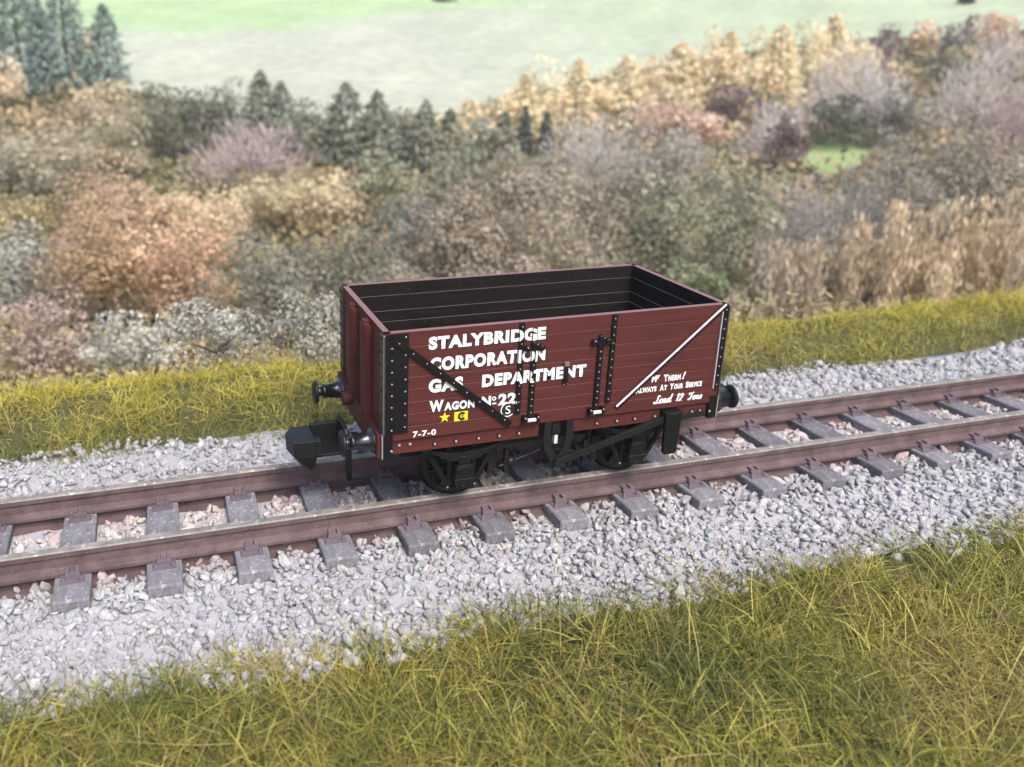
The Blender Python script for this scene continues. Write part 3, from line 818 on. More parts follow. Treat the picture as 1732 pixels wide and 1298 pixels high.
# brake lever and its guide (near side)
mb = MB(); mb.bar((-.055, -1.235, .555), (1.66, -1.235, 1.02), .10, .025, (0, -1, 0), 0, 0)
mb.bar((-.045, -1.225, .605), (1.60, -1.225, 1.05), .02, .055, (0, -1, 0), 0, 0)
mb.bar((1.60, -1.235, .998), (2.30, -1.235, 1.035), .08, .025, (0, -1, 0), 0, .0005)
mb.build('brake_lever', M['plastic'], WG, bevel=.004)
mb = MB()
mb.prism([(1.62, 1.135), (1.885, 1.135), (1.86, .52), (1.83, .48), (1.66, .48), (1.635, .52)], 'y', -1.305, -1.255)
mb.box(1.62, 1.885, -1.2545, -1.05, 1.02, 1.1345)
mb.box(1.69, 1.86, -1.3105, -1.304, 1.095, 1.13, 1)
mb.build('lever_guide', [M['black'], M['plastic']], WG, bevel=.008)
mb = MB(); mb.box(-2.3, 2.3, -.75, .75, .98, 1.149); mb.box(-2.1, 2.1, -.60, .60, .60, .9795); mb.build('underframe', M['black'], WG)  # chassis block, carried lower to darken the space under the wagon

# ------------------------------------------------------------------ grass (stuff)
def blades(name, x, y, L, wid, lean, cols, label, seg=4, z0=None, curl=1.0, stiff=None):
    n = len(x)
    z = ground_z(x, y) if z0 is None else z0
    az_ = rng.uniform(0, 2*math.pi, n)
    d = np.stack([np.cos(az_), np.sin(az_)], -1)
    t = np.linspace(0, 1, seg+1)
    # angle from vertical grows along the blade
    th0 = lean*rng.uniform(.1, .9, n); th1 = th0 + curl*rng.uniform(.2, 1.4, n)
    pts = np.zeros((n, seg+1, 3)); pts[:, 0, 0] = x; pts[:, 0, 1] = y; pts[:, 0, 2] = z-.03
    side_ = rng.normal(0, .25, n)
    for i in range(seg):
        th = th0 + (th1-th0)*(i+.5)/seg
        st = L/seg
        a2 = az_ + side_*(i/seg)
        pts[:, i+1, 0] = pts[:, i, 0] + np.sin(th)*np.cos(a2)*st
        pts[:, i+1, 1] = pts[:, i, 1] + np.sin(th)*np.sin(a2)*st
        pts[:, i+1, 2] = pts[:, i, 2] + np.cos(th)*st
    lowest = ground_z(pts[:, :, 0].ravel(), pts[:, :, 1].ravel()).reshape(n, seg+1) + .01
    pts[:, 1:, 2] = np.maximum(pts[:, 1:, 2], lowest[:, 1:]+rng.uniform(0, .10, (n, 1)))
    # width direction random about the blade
    wa = rng.uniform(0, 2*math.pi, n)
    wv = np.stack([np.cos(wa), np.sin(wa), rng.normal(0, .5, n)], -1); wv /= np.linalg.norm(wv, axis=1)[:, None]
    tap = np.array([.8, 1, .9, .65, .15]) if seg == 4 else np.linspace(1, .2, seg+1)
    A = pts - wv[:, None]*wid[:, None, None]*.5*tap[None, :, None]; B = pts + wv[:, None]*wid[:, None, None]*.5*tap[None, :, None]
    V = np.stack([A, B], 2).reshape(n, -1, 3); k = 2*(seg+1)
    f = np.array([(2*i, 2*i+1, 2*i+3, 2*i+2) for i in range(seg)])
    F = (f[None]+k*np.arange(n)[:, None, None]).reshape(-1, 4)
    o = mesh_np(name, V.reshape(-1, 3), F, M['grass'], colors=np.repeat(cols, k, 0), smooth=True)
    return tag(o, label, 'grass', kind='stuff')
def noise2(x, y, s=1.0, seed=0):
    r = np.random.default_rng(seed); out = np.zeros_like(x); tot = 0
    for k in range(7):
        a = r.uniform(0, 2*math.pi); f_ = s*r.uniform(.5, 2.2); out += np.sin(f_*(x*math.cos(a)+y*math.sin(a)) + r.uniform(0, 6.28)); tot += 1
    return out/tot*1.6
GC = np.array([lin(c) for c in [(178, 172, 78), (146, 144, 64), (112, 116, 54), (84, 94, 46), (160, 138, 84), (110, 90, 60), (62, 76, 42), (196, 184, 98)]])
def grass_cols(n, x, y, probs, gain=1.0, seed=3):
    idx = rng.choice(len(GC), n, p=np.array(probs)/sum(probs))
    c = GC[idx]*rng.uniform(.75, 1.2, (n, 1))
    m = np.clip(.5+.5*noise2(x, y, 1.3, seed), 0, 1)[:, None]
    c = c*(1-.35*m) + lin((158, 146, 62))*.35*m
    m2 = noise2(x, y, .9, seed+50)[:, None]; m3 = noise2(x, y, 2.6, seed+51)[:, None]
    c = c*(1+.20*m2+.16*m3); gm = np.clip(-m3*.9-.1, 0, .6); c = c*(1-gm) + lin((78, 98, 50))*gm; sm = np.clip(m2-.35, 0, .5); c = c*(1-sm) + lin((182, 160, 104))*sm*rng.uniform(.6, 1.1, (n, 1))
    return np.clip(c*gain, .004, 1)
# near verge
n = 130000
x = rng.uniform(-12, 13, n); y = -2.55 - rng.random(n)**1.15*7.2
edge = np.interp(x, [-12, -7.2, -5.3, -3.3, -1.3, 1.3, 3.1, 6.9, 13], [-2.5, -2.5, -2.5, -2.72, -2.6, -2.85, -2.85, -2.7, -2.7]) + .08*np.sin(x*2.7) + .06*np.sin(x*5.1)
tuft = noise2(x, y, 2.4, 5)
keep = (y < edge + rng.normal(0, .15, n)) & ((rng.random(n) < .75+.4*tuft) | (y < edge-.5))
x, y, tuft = x[keep], y[keep], tuft[keep]; n = len(x)
L = rng.uniform(.22, .66, n)*(1+.35*tuft)*np.clip((edge[keep]-y)*1.2+.55, .45, 1)
o = blades('grass_verge', x, y, L, rng.uniform(.007, .0155, n), np.full(n, 1.7), grass_cols(n, x, y, [3, 4, 3.6, 2.6, 2.2, 1.4, 3.0, 1.6], 1.02),
           'tangled olive and yellow grass in the foreground, in front of the ballast')
# tufts radiating from one root, and long fallen stems lying across the verge
nt_ = 1000; tx = rng.uniform(-9, 9, nt_); ty = -2.75 - rng.random(nt_)*5.5
k = rng.integers(14, 34, nt_); x = np.repeat(tx, k)+rng.normal(0, .035, k.sum()); y = np.repeat(ty, k)+rng.normal(0, .035, k.sum()); n = len(x)
tc_ = np.array([lin(c) for c in [(176, 170, 84), (120, 124, 60), (150, 136, 90), (96, 108, 56), (190, 176, 90)]])[rng.integers(0, 5, nt_)]
o = blades('grass_tufts', x, y, rng.uniform(.22, .58, n), rng.uniform(.007, .014, n), np.full(n, 1.5), np.clip(np.repeat(tc_, k, 0)*rng.uniform(.7, 1.15, (n, 1)), 0, 1), 'spreading tufts of longer grass among the foreground verge', curl=.8)
n = 1000; x = rng.uniform(-9, 9, n); y = -2.8 - rng.random(n)*5.5
o = blades('fallen_stems', x, y, rng.uniform(.5, 1.15, n), rng.uniform(.008, .014, n), np.full(n, 1.5), np.clip(lin((172, 158, 92))[None]*rng.uniform(.55, 1.15, (n, 1)), 0, 1), 'long straw coloured stems lying across the foreground grass', z0=ground_z(x, y)+rng.uniform(.08, .28, n), curl=.35)
# thin dark weeds straggling onto the ballast
# far bank
n = 74000
x = rng.uniform(-16, 30, n); y = 2.5 + rng.random(n)*3.6
edge = 2.62 - .36*np.clip((-x-2)/3, 0, 1) + .14*np.sin(x*.9+1) + .1*np.sin(x*2.3)
tuft = noise2(x, y, 2.2, 9)
keep = (y > edge + rng.normal(0, .12, n)) & (rng.random(n) < .8+.5*tuft) & (rng.random(n) < 1-.25*np.clip((y-4.6)/1.2, 0, 1))
x, y, tuft, e2 = x[keep], y[keep], tuft[keep], edge[keep]; n = len(x)
L = rng.uniform(.12, .50, n)*(1+.35*tuft)*(1+.45*noise2(x, y, .9, 61))*np.clip((y-e2)*.8+.6, .5, 1)
far_cols = grass_cols(n, x, y, [3.5, 3.5, 3, 2, 1.5, .6, 1.2, 3.5], 1.0, 11)
yel = np.clip((y-3.2)/1.2, 0, 1)[:, None]*.5
low_ = np.clip(1-(y-e2)/.9, 0, 1)[:, None]*.4; far_cols = far_cols*(1-low_) + lin((132, 134, 74))*rng.uniform(.6, 1.25, (n, 1))*low_
far_cols = far_cols*(1-yel) + lin((212, 194, 78))*rng.uniform(.7, 1.15, (n, 1))*yel
o = blades('grass_bank', x, y, L, rng.uniform(.008, .017, n), np.full(n, 1.3), far_cols, 'yellow green grass along the bank behind the track')
n = 900; x = rng.uniform(-12, 24, n); y = 2.7+rng.random(n)*2.4
blades('bank_stalks', x, y, rng.uniform(.35, .8, n), rng.uniform(.007, .012, n), np.full(n, .6), np.clip(lin((176, 158, 92))[None]*rng.uniform(.4, 1.2, (n, 1)), 0, 1), 'thin taller stalks standing out of the grass bank', curl=.7)
n = 260
x = rng.uniform(-9, 9, n); y = -2.2 - rng.random(n)*.6
cw = np.clip(lin((86, 78, 62))[None]*rng.uniform(.7, 1.6, (n, 1)), 0, 1)
blades('dry_weeds', x, y, rng.uniform(.2, .5, n), rng.uniform(.006, .010, n), np.full(n, .5), cw, 'sparse thin dry stems at the edge of the ballast', curl=.5)

# ------------------------------------------------------------------ trees and shrubs
def quad_cloud(P, U, Vv, col):
    n = len(P)
    V = np.stack([P-U-Vv*.15, P-Vv, P+U+Vv*.1, P+Vv], 1).reshape(-1, 3)
    F = np.arange(4*n).reshape(n, 4)
    return V, F, np.repeat(col, 4, 0)
def unit(v): return v/np.maximum(np.linalg.norm(v, axis=-1, keepdims=True), 1e-9)
KALB = 1.75
DESAT = .33  # leaf colours lifted and greyed, haze painted in where the air stays thin
def tint_col(n, cA, cB, var=.22, mix=None):
    t = rng.random((n, 1)) if mix is None else mix
    c = lin(cA)*(1-t) + lin(cB)*t
    c = c*(1-DESAT) + c.mean(1, keepdims=True)*DESAT
    c = c*KALB*rng.uniform(1-var, 1+var, (n, 1))
    return np.clip(c, 0.004, .85)
def crown_leafy(W, H, leaf, cA, cB, dens=1.0, depth=.8):
    a, b, c = W/2, W/2*depth, H/2
    nl = 26
    dirs = unit(rng.normal(size=(nl, 3))); lc = dirs*rng.uniform(.30, .88, (nl, 1))*np.array([a, b, c]); lr = rng.uniform(.20, .46, nl)
    area = 4*math.pi*((a*b)**1.6/3+(a*c)**1.6/3+(b*c)**1.6/3)**(1/1.6)
    n = int(np.clip(area/(leaf*leaf)*2.1*dens, 600, 11000))
    li = rng.integers(0, nl, n)
    d = unit(rng.normal(size=(n, 3)) + dirs[li]*.45 + np.array([0, -.1, .25]))
    P = lc[li] + d*(lr[li]*rng.uniform(.78, 1.08, n))[:, None]*np.array([a, b, c])
    # inner filling so that the crown is not hollow
    k = rng.random(n) < .18; P[k] *= rng.uniform(.4, .9, (k.sum(), 1))
    P[:, 2] = np.maximum(P[:, 2], -c*.98)
    nrm = unit(d + rng.normal(0, .55, (n, 3)))
    U = unit(np.cross(nrm, rng.normal(size=(n, 3)))); Vv = np.cross(nrm, U)
    s = leaf*(.32+.75*rng.random(n)**1.6)[:, None]*.68
    lm = rng.uniform(0, 1, nl)[li][:, None]
    col = tint_col(n, cA, cB, .17, np.clip(.65*lm + .35*rng.random((n, 1)), 0, 1))*rng.uniform(.82, 1.18, nl)[li][:, None]
    V, F, C = quad_cloud(P, U*s, Vv*s*.75, col)
    return V + np.array([0, 0, c]), F, C
def crown_conifer(W, H, leaf, cA, cB, dens=1.0):
    n = int(np.clip(W*H*2.2/(leaf*leaf)*3.2*dens, 500, 8000))
    t = rng.random(n)**.75                     # 0 top .. 1 bottom
    an = rng.uniform(0, 2*math.pi, n)
    tier = .86+.16*np.sin(t*H/(.09*H+.25)*6.28+an*2)
    rad = W/2*(t**.6)*tier*np.sqrt(rng.uniform(.25, 1, n))*(1+.15*np.sin(3*an+W))
    P = np.stack([rad*np.cos(an), rad*np.sin(an), H*(1-t)], -1)
    out = np.stack([np.cos(an), np.sin(an), -.25+rng.normal(0, .35, n)], -1); out = unit(out+rng.normal(0, .25, (n, 3)))
    sd_ = unit(np.cross(out, np.array([0, 0, 1.])+rng.normal(0, .5, (n, 3))))
    s = leaf*rng.uniform(.5, 1.1, n)[:, None]
    V, F, C = quad_cloud(P, out*s*.85, sd_*s*.38, tint_col(n, cA, cB, .25))
    return V, F, C
def crown_bare(W, H, leaf, cA, cB, dens=1.0):
    n = int(np.clip(W*H/(leaf*leaf)*4.6*dens, 600, 9000))
    d = unit(rng.normal(size=(n, 3))); d[:, 2] = np.abs(d[:, 2])*1.1+.05; d = unit(d)
    rr_ = rng.uniform(.25, 1, n)**.6
    lob = 1+.16*np.sin(5*np.arctan2(d[:, 1], d[:, 0])+W)
    P = d*np.array([W/2, W/2*.8, H])*(rr_*lob)[:, None]*.93 + rng.normal(0, .03, (n, 3))*W
    up = unit(d*np.array([.8, .8, 1])+np.array([0, 0, .55])+rng.normal(0, .28, (n, 3)))
    sd_ = unit(np.cross(up, rng.normal(size=(n, 3))))
    s = leaf*rng.uniform(.6, 1.3, n)[:, None]
    return quad_cloud(P, up*s*.9, sd_*s*.12, np.clip(tint_col(n, cA, cB, .25)*1.2, 0, .85))
def crown_reed(W, H, leaf, cA, cB, dens=1.0):
    n = int(np.clip(W*H/(leaf*leaf)*4.0*dens, 500, 7500))
    nl = int(max(6, W/.35)); cx_ = rng.uniform(-.5, .5, nl)*W; cy_ = rng.uniform(-.4, .4, nl)*W*.7; hh = H*rng.uniform(.62, 1.0, nl)*(1-.5*(np.abs(cx_)/(W/2))**3)
    li = rng.integers(0, nl, n); t = rng.random(n)**.8
    P = np.stack([cx_[li]+rng.normal(0, .16, n)*W/nl**.5*1.2*(.5+.5*t)*1.2, cy_[li]+rng.normal(0, .25, n), hh[li]*t], -1)
    up = unit(np.stack([rng.normal(0, .22, n), rng.normal(0, .22, n), np.ones(n)], -1)); sd_ = unit(np.cross(up, rng.normal(size=(n, 3))))
    s = leaf*rng.uniform(.7, 1.5, n)[:, None]
    col = tint_col(n, cA, cB, .28, np.clip(rng.uniform(0, 1, nl)[li][:, None]*.6+.4*rng.random((n, 1)), 0, 1))
    return quad_cloud(P, up*s*.85, sd_*s*.26, col)
CROWN = {'leafy': crown_leafy, 'conifer': crown_conifer, 'bare': crown_bare, 'reed': crown_reed}
def trunk_mesh(H, W, kind):
    mb = MB(); h = H*(.55 if kind == 'leafy' else .9 if kind == 'conifer' else .5); r = max(.05, H*.018)
    mb.lathe([(0, r*1.4), (h*.15, r), (h*.6, r*.7), (h, r*.3)], (0, 0, -.2), (0, 0, 1), 7)
    if kind != 'conifer':
        for i in range(5):
            a = i*1.26+random.random(); z = h*random.uniform(.35, .8)
            mb.tube((0, 0, z), (math.cos(a)*W*.26, math.sin(a)*W*.22, z+H*.2), r*.5, r*.2, 5)
    return mb
def tree(kind, name, cx, top, base, wpx, cA, cB, label, cat, group=None, leafpx=7.6, dens=1.0, y_off=0.0):
    P, t = on_ground(cx, base)
    sc = t/FPX
    H = (base-top)*sc; W = wpx*sc
    root = empty(name, (P[0], P[1], float(ground_z(P[0], P[1]))), label, cat, group)
    V, F, C = CROWN[kind](W, H, leafpx*sc, cA, cB, dens)
    if kind == 'reed':
        mesh_np('foliage', V, F, M['leaf'], root, colors=C)
        return root
    if kind == 'leafy': pass
    mesh_np('crown', V, F, M['leaf'], root, colors=C)
    trunk_mesh(H, W, kind).build('trunk', M['bark'], root)
    return root
OL = (120, 112, 84); 
TREES = [
 # ---- near scrub right behind the grass
 ('leafy','shrub', 70, 480, 655, 190, (146,126,110),(162,138,118), 'reddish brown bush at the left edge, just above the grass bank','bush'),
 ('leafy','shrub', -40, 510, 655, 120, (150,120,100),(120,100,80), 'brown bush cut off by the left edge, behind the reddish bush','bush'),
 ('leafy','shrub', 225, 510, 650, 190, (140,138,120),(165,160,145), 'pale grey green bush above the grass, right of the reddish bush','bush'),
 ('leafy','shrub', 375, 500, 650, 190, (158,154,142),(132,130,112), 'pale silvery bush above the grass, midway between the reddish bush and the wagon','bush'),
 ('leafy','shrub', 520, 495, 640, 180, (150,146,132),(120,118,96), 'grey green bush directly left of the wagon','bush'),
 ('leafy','shrub', 680, 440, 610, 200, (120,112,90),(140,128,104), 'brownish bush behind the left end of the wagon','bush'),
 ('leafy','shrub', 860, 430, 590, 210, (146,130,108),(128,116,92), 'tan bush behind the middle of the wagon','bush'),
 ('leafy','shrub', 1020, 420, 570, 190, (122,118,86),(146,132,104), 'olive tan bush behind the right half of the wagon','bush'),
 ('leafy','shrub', 1180, 420, 545, 130, (92,118,66),(128,124,90), 'bright green bush just above the right end of the wagon','bush'),
 ('reed','reed_clump', 1275, 405, 540, 150, (146,132,108),(168,150,122), 'grey tan reeds just right of the wagon, above the bank','reeds'),
 ('reed','reed_clump', 1385, 370, 535, 170, (150,132,102),(178,156,122), 'tan reeds, second clump from the wagon along the right bank','reeds'),
 ('reed','reed_clump', 1490, 325, 530, 180, (160,136,98),(186,164,126), 'tall tan reeds, third clump from the wagon along the right bank','reeds'),
 ('reed','reed_clump', 1600, 315, 528, 180, (166,140,100),(190,168,128), 'tall golden tan reeds, next to last clump along the right bank','reeds'),
 ('reed','reed_clump', 1710, 310, 525, 180, (160,136,100),(184,160,122), 'tall tan reeds at the right edge above the bank','reeds'),
 ('reed','reed_clump', 1830, 320, 525, 160, (160,136,100),(184,160,122), 'tan reeds beyond the right edge','reeds'),
 # ---- second layer
 ('leafy','shrub', 30, 365, 540, 230, (150,148,136),(128,126,108), 'pale grey bush at the left edge, above the reddish bush','bush'),
 ('leafy','tree', 180, 330, 560, 250, (166,134,92),(140,116,72), 'ochre leaved tree left of centre in the lower wood','tree'),
 ('leafy','tree', 320, 345, 560, 230, (160,130,88),(186,146,108), 'ochre tree with rusty tips right of the big orange tree','tree'),
 ('leafy','tree', 215, 268, 470, 250, (176,140,110),(158,134,96), 'big orange leaved tree in the left of the wood','tree'),
 ('leafy','tree', 40, 295, 450, 200, (160,142,86),(134,122,70), 'yellow olive tree at the left edge beside the big orange tree','tree'),
 ('leafy','tree', 360, 300, 470, 190, (168,146,102),(190,164,120), 'straw coloured tree right of the big orange tree','tree'),
 ('leafy','tree', 470, 400, 590, 240, (112,110,92),(132,126,106), 'dark grey green tree left of the wagon, below the yellow tree','tree'),
 ('leafy','tree', 600, 370, 570, 220, (116,112,92),(98,98,76), 'dark olive tree above the left corner of the wagon','tree'),
 ('leafy','tree', 700, 315, 480, 180, (112,110,98),(134,128,112), 'grey tree above the left end of the wagon, right of the yellow tree','tree'),
 ('leafy','tree', 850, 290, 520, 320, (150,132,110),(134,122,96), 'wide rounded tan grey tree above the middle of the wagon','tree'),
 ('leafy','tree', 770, 330, 520, 200, (138,124,102),(120,112,88), 'brownish grey tree left of the wide tan one above the wagon','tree'),
 ('leafy','tree', 1000, 290, 500, 220, (142,128,106),(126,120,92), 'tan grey tree right of the wide tan one above the wagon','tree'),
 ('leafy','tree', 1120, 290, 500, 210, (116,118,86),(138,134,104), 'olive green tree above the right end of the wagon','tree'),
 ('leafy','tree', 1230, 270, 480, 200, (122,122,92),(140,134,106), 'olive grey tree left of the small bright meadow','tree'),
 ('bare','tree', 1340, 290, 450, 170, (124,116,110),(142,132,124), 'grey twiggy tree below the small bright meadow','tree'),
 ('bare','tree', 1440, 265, 430, 150, (112,110,104),(132,126,118), 'grey twiggy tree just right of the small bright meadow','tree'),
 ('leafy','tree', 1560, 200, 420, 210, (116,110,92),(138,128,108), 'large grey olive tree above the tall reeds at the right','tree'),
 ('leafy','tree', 1680, 220, 420, 190, (128,118,96),(144,130,104), 'olive brown tree at the right edge above the tall reeds','tree'),
 # ---- middle band
 ('leafy','tree', 480, 290, 400, 190, (178,158,112),(156,142,98), 'pale yellow olive tree below the purple tree','tree'),
 ('leafy','tree', 560, 285, 400, 140, (160,146,106),(186,164,120), 'yellowish tree right of the one below the purple tree','tree'),
 ('leafy','tree', 650, 265, 390, 190, (112,114,84),(138,136,100), 'olive green tree below the dark conifer row','tree'),
 ('bare','tree', 425, 198, 310, 240, (168,146,142),(148,126,124), 'purple pink bare tree in front of the dark conifers','tree'),
 ('leafy','tree', 90, 195, 350, 200, (134,126,98),(156,144,114), 'olive tan tree below the blue green conifers at the left','tree'),
 ('leafy','tree', 215, 195, 310, 140, (152,140,106),(132,124,92), 'olive tan tree left of the purple tree','tree'),
 ('leafy','tree', 20, 200, 340, 150, (126,122,98),(150,140,112), 'olive tree at the left edge below the conifers','tree'),
 ('leafy','tree', 180, 140, 230, 140, (176,156,118),(150,136,104), 'small tan tree at the foot of the blue green conifers','tree'),
 ('leafy','tree', 275, 130, 275, 130, (104,104,78),(122,118,92), 'dark olive conifer shaped tree left in the dark row','tree'),
 ('leafy','tree', 345, 140, 275, 110, (92,96,76),(112,112,90), 'dark green tree above the purple tree','tree'),
 ('bare','tree', 1000, 190, 330, 230, (160,150,138),(146,136,126), 'pale lilac grey bare tree in the middle of the wood','tree'),
 ('leafy','tree', 900, 240, 360, 180, (146,134,110),(124,118,92), 'grey tan tree left of the pale lilac tree','tree'),
 ('leafy','tree', 780, 250, 360, 160, (112,112,84),(130,126,98), 'dull olive tree below the small dark firs','tree'),
 ('leafy','shrub', 1120, 165, 260, 170, (180,150,124),(160,134,110), 'rusty orange bracken slope below the golden trees','bush'),
 ('leafy','shrub', 1180, 190, 265, 120, (184,152,126),(164,136,112), 'rusty bracken patch right of the rusty slope','bush'),
 ('leafy','tree', 1120, 215, 350, 200, (132,126,108),(150,140,122), 'grey olive tree below the rusty slope','tree'),
 ('leafy','tree', 1225, 130, 230, 100, (98,82,78),(122,102,92), 'dark purple brown tree in front of the golden row','tree'),
 ('bare','tree', 1300, 160, 280, 140, (150,138,132),(168,152,146), 'grey lilac bare tree right of the dark purple brown tree','tree'),
 ('leafy','tree', 1320, 195, 290, 80, (112,84,80),(92,76,72), 'small dark maroon tree left of the small bright meadow','tree'),
 ('leafy','tree', 1425, 160, 255, 150, (84,90,74),(108,104,86), 'dark green tree just above the small bright meadow','tree'),
 ('bare','tree', 1430, 75, 220, 200, (166,156,146),(148,138,130), 'broad lilac grey bare tree above the small bright meadow','tree'),
 ('leafy','tree', 1520, 150, 260, 110, (112,110,94),(134,126,110), 'grey green tree right of the dark one above the meadow','tree'),
 ('bare','tree', 1480, 130, 250, 120, (140,132,126),(160,148,142), 'grey bare tree right of the broad lilac one','tree'),
 ('bare','tree', 1640, 90, 230, 200, (164,152,142),(146,134,126), 'pale lilac bare tree in the upper right of the wood','tree'),
 ('leafy','tree', 1590, 80, 170, 80, (104,104,74),(126,120,90), 'dark olive pine in the upper right, beside the lilac trees','tree'),
 ('bare','tree', 1700, 130, 290, 160, (150,124,118),(132,112,106), 'maroon bare tree at the right edge of the wood','tree'),
 ('bare','tree', 1790, 60, 240, 180, (164,152,142),(146,134,126), 'pale lilac bare tree beyond the right edge','tree'),
 ('leafy','tree', 1500, 45, 115, 85, (130,108,98),(110,94,86), 'dark brown tree at the top edge of the wood','tree'),
 ('leafy','tree', 1615, 32, 110, 80, (112,104,96),(136,122,108), 'dark grey brown tree at the top right edge of the wood','tree'),
 ('bare','tree', 1690, 45, 140, 140, (170,150,140),(150,134,126), 'pale bare tree at the top right corner of the wood','tree'),
 ('leafy','tree', 1560, 40, 90, 70, (196,162,126),(178,148,114), 'orange tan tree between two dark ones at the top edge','tree'),
 ('leafy','tree', 1675, 25, 80, 90, (194,160,124),(176,146,112), 'orange tan tree at the top right edge of the wood','tree'),
 ('leafy','tree', 750, 0, 5, 42, (84,70,70),(70,60,60), 'tiny dark hedge tree on the far field at the top edge','tree'),
 ('leafy','tree', 1635, -6, 10, 28, (84,70,74),(70,60,64), 'tiny dark tree on the far field above the orange trees','tree'),
]
# blue green conifers, top left
for cx, top, base, w_, lb in [(40,-70,150,140,'tall blue green conifer at the top left corner'),(118,-60,150,100,'tall blue green conifer, second from the left corner'),(185,15,145,90,'blue green conifer at the right end of the top left group'),(-30,-60,140,110,'blue green conifer cut off by the left edge'),(80,10,165,90,'lower blue green conifer in front of the top left group')]:
    TREES.append(('conifer','conifer',cx,top,base,w_,(128,146,134),(104,124,112),lb,'tree'))
TREES.append(('leafy','tree',148,45,140,50,(186,164,122),(164,148,112),'narrow golden tree among the blue green conifers','tree'))
TREES.append(('leafy','tree',10,85,190,80,(200,174,136),(186,160,128),'pale golden tree at the left edge below the conifers','tree'))
# dark conifer row
row = [(395,145,262,70),(442,118,262,62),(482,140,262,54),(528,142,270,70),(585,148,275,70),(632,165,280,60),(676,165,285,50),(722,172,290,56),(765,180,290,50),(810,190,290,48),(845,195,290,44)]
for i, (cx, top, base, w_) in enumerate(row):
    TREES.append(('conifer' if i % 3 else 'leafy','conifer',cx+random.uniform(-6,6),top+random.uniform(-10,14),base+8,w_*1.75,(132,134,110),(108,116,94),'dark green conifer, %s from the left in the row below the pale field' % ORD[i],'tree','conifers below the pale field'))
for i, (cx, top, base, w_) in enumerate([(885,185,275,44),(920,192,278,42)]):
    TREES.append(('conifer','conifer',cx,top,base,w_,(84,96,86),(76,88,80),['small dark pointed fir, left one of the pair in the middle of the wood','small dark pointed fir, right one of the pair in the middle of the wood'][i],'tree'))
# golden larches along the field edge
lar = [(665,185,270,56),(700,172,265,56),(745,168,262,58),(790,160,255,60),(835,150,250,62),(880,138,245,62),(922,122,235,66),(965,110,225,66),(1008,98,218,66),(1052,92,212,66),(1096,84,206,68),(1140,76,200,68),(1182,68,192,68),(1224,62,184,68),(1266,54,176,68),(1308,46,168,68),(1350,36,156,68),(1392,20,146,70),(1432,34,140,56)]
for i, (cx, top, base, w_) in enumerate(lar):
    nm = ORD[i]+' from the left' if i < 10 else ORD[len(lar)-1-i]+' from the right'
    TREES.append(('conifer' if i % 2 else 'leafy','larch',cx+random.uniform(-9,9),top+random.uniform(-8,22),base+15,w_*random.uniform(1.5,2.1),(216,184,140),(194,164,122),'golden larch, %s in the row along the field edge' % nm,'tree','golden larches along the field edge'))
for tr in TREES:
    kind, name, cx, top, base, wpx, cA, cB, label, cat = tr[:10]
    tree(kind, name, cx, top, base, wpx, cA, cB, label, cat, tr[10] if len(tr) > 10 else None)

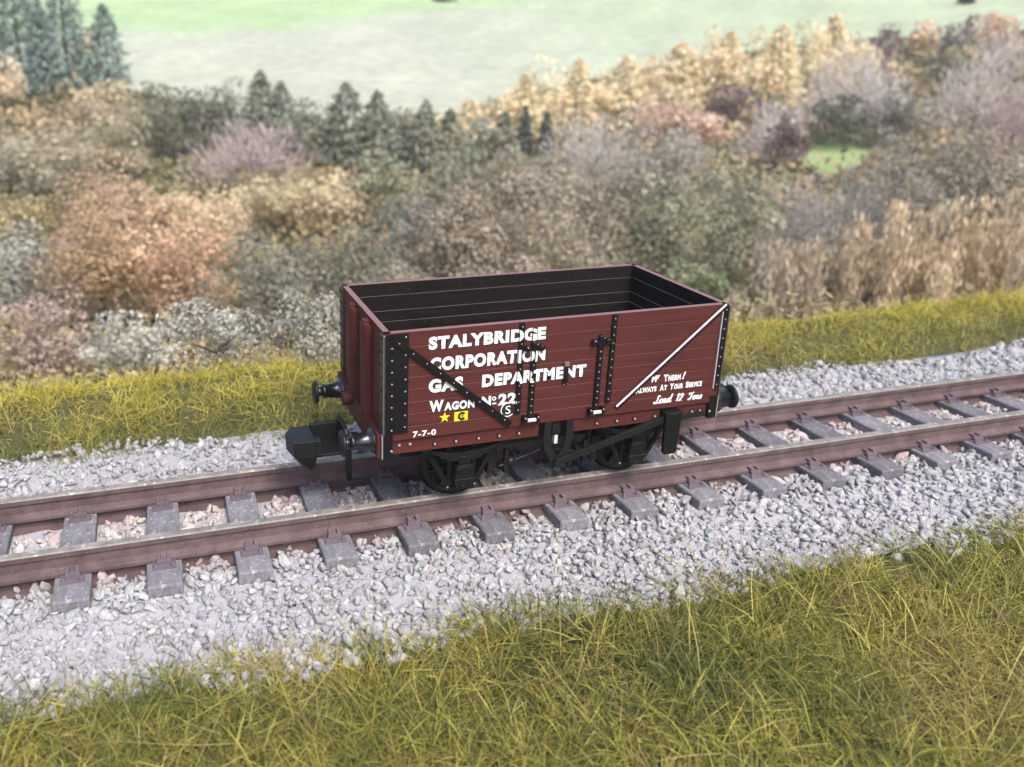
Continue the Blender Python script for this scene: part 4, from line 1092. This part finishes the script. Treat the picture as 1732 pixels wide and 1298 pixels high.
# low undergrowth covering the slope between the trees (nobody could count it)
def undergrowth():
    n = 90000
    a = YAW + rng.uniform(-.62, .85, n); r = np.exp(rng.uniform(math.log(15.5), math.log(175), n))
    x = CX + r*np.sin(a); y = CY + r*np.cos(a); z = ground_z(x, y)
    u, v, zz = project(np.stack([x, y, z], -1))
    keep = (y > 5.6) & (v > np.interp(u, EDU, EDV)+45)
    keep &= ~((u > 1365) & (u < 1470) & (v > 222) & (v < 290))
    x, y, z, r = x[keep], y[keep], z[keep], r[keep]; n = len(x)
    s = r*.0050*rng.uniform(.6, 1.3, n)
    P = np.stack([x, y, z + rng.random(n)**1.3*(.7+.02*r)*np.clip(.6+.6*noise2(x, y, .5, 33), .2, 1.3)], -1)
    nrm = unit(rng.normal(size=(n, 3))+np.array([0, -.3, .4])); U = unit(np.cross(nrm, rng.normal(size=(n, 3)))); Vv = np.cross(nrm, U)
    m = np.clip(.5+.5*noise2(x, y, .22, 21), 0, 1)[:, None]
    col = (lin((112, 108, 82))*(1-m) + lin((158, 138, 108))*m)*KALB*rng.uniform(.7, 1.3, (n, 1))
    V, F, C = quad_cloud(P, U*s[:, None], Vv*s[:, None]*.6, col)
    o = mesh_np('undergrowth', V, F, M['leaf'], colors=C); tag(o, 'low brown and olive undergrowth filling the wooded slope', 'undergrowth', kind='stuff')
undergrowth()
# small bright meadow showing between the trees
pm = [on_ground(u, v)[0] for u, v in ((1350, 280), (1385, 246), (1465, 222), (1500, 250), (1455, 285), (1395, 308))]
def meadow():
    pts = [(p[0], p[1]) for p in pm]; c = np.mean(pts, 0)
    vs_ = [tuple(c)] + pts; V = []; N = 10
    rings = []
    for k in range(1, N+1):
        rings.append([c+(np.array(p)-c)*k/N for p in pts])
    V = [c] + [q for rg in rings for q in rg]; n = len(pts)
    F = []
    for i in range(n): F.append((0, 1+i, 1+(i+1) % n, 0))
    V = np.array(V); Z = ground_z(V[:, 0], V[:, 1])+.25
    q = []
    for k in range(N-1):
        for i in range(n):
            a0 = 1+k*n; a1 = a0+n
            q.append((a0+i, a1+i, a1+(i+1) % n, a0+(i+1) % n))
    o = mesh_np('meadow', np.column_stack([V, Z]), np.array(q), M['meadow']); tag(o, 'small bright green meadow showing between the trees', 'field', kind='structure')
meadow()

# ------------------------------------------------------------------ the air
mb = MB(); mb.box(CX-262, CX+262, CY-262, CY+262, -9, 40)
m = bpy.data.materials.new('haze_air'); m.use_nodes = True; t = m.node_tree
t.nodes.remove(t.nodes['Principled BSDF'])
pv = t.nodes.new('ShaderNodeVolumePrincipled'); pv.inputs['Color'].default_value = (.97, .95, .91, 1); pv.inputs['Density'].default_value = .0007; pv.inputs['Anisotropy'].default_value = .2
t.links.new(pv.outputs[0], t.nodes['Material Output'].inputs['Volume'])
tag(mb.build('haze', m), 'thin pale haze over the valley', 'haze', kind='stuff')
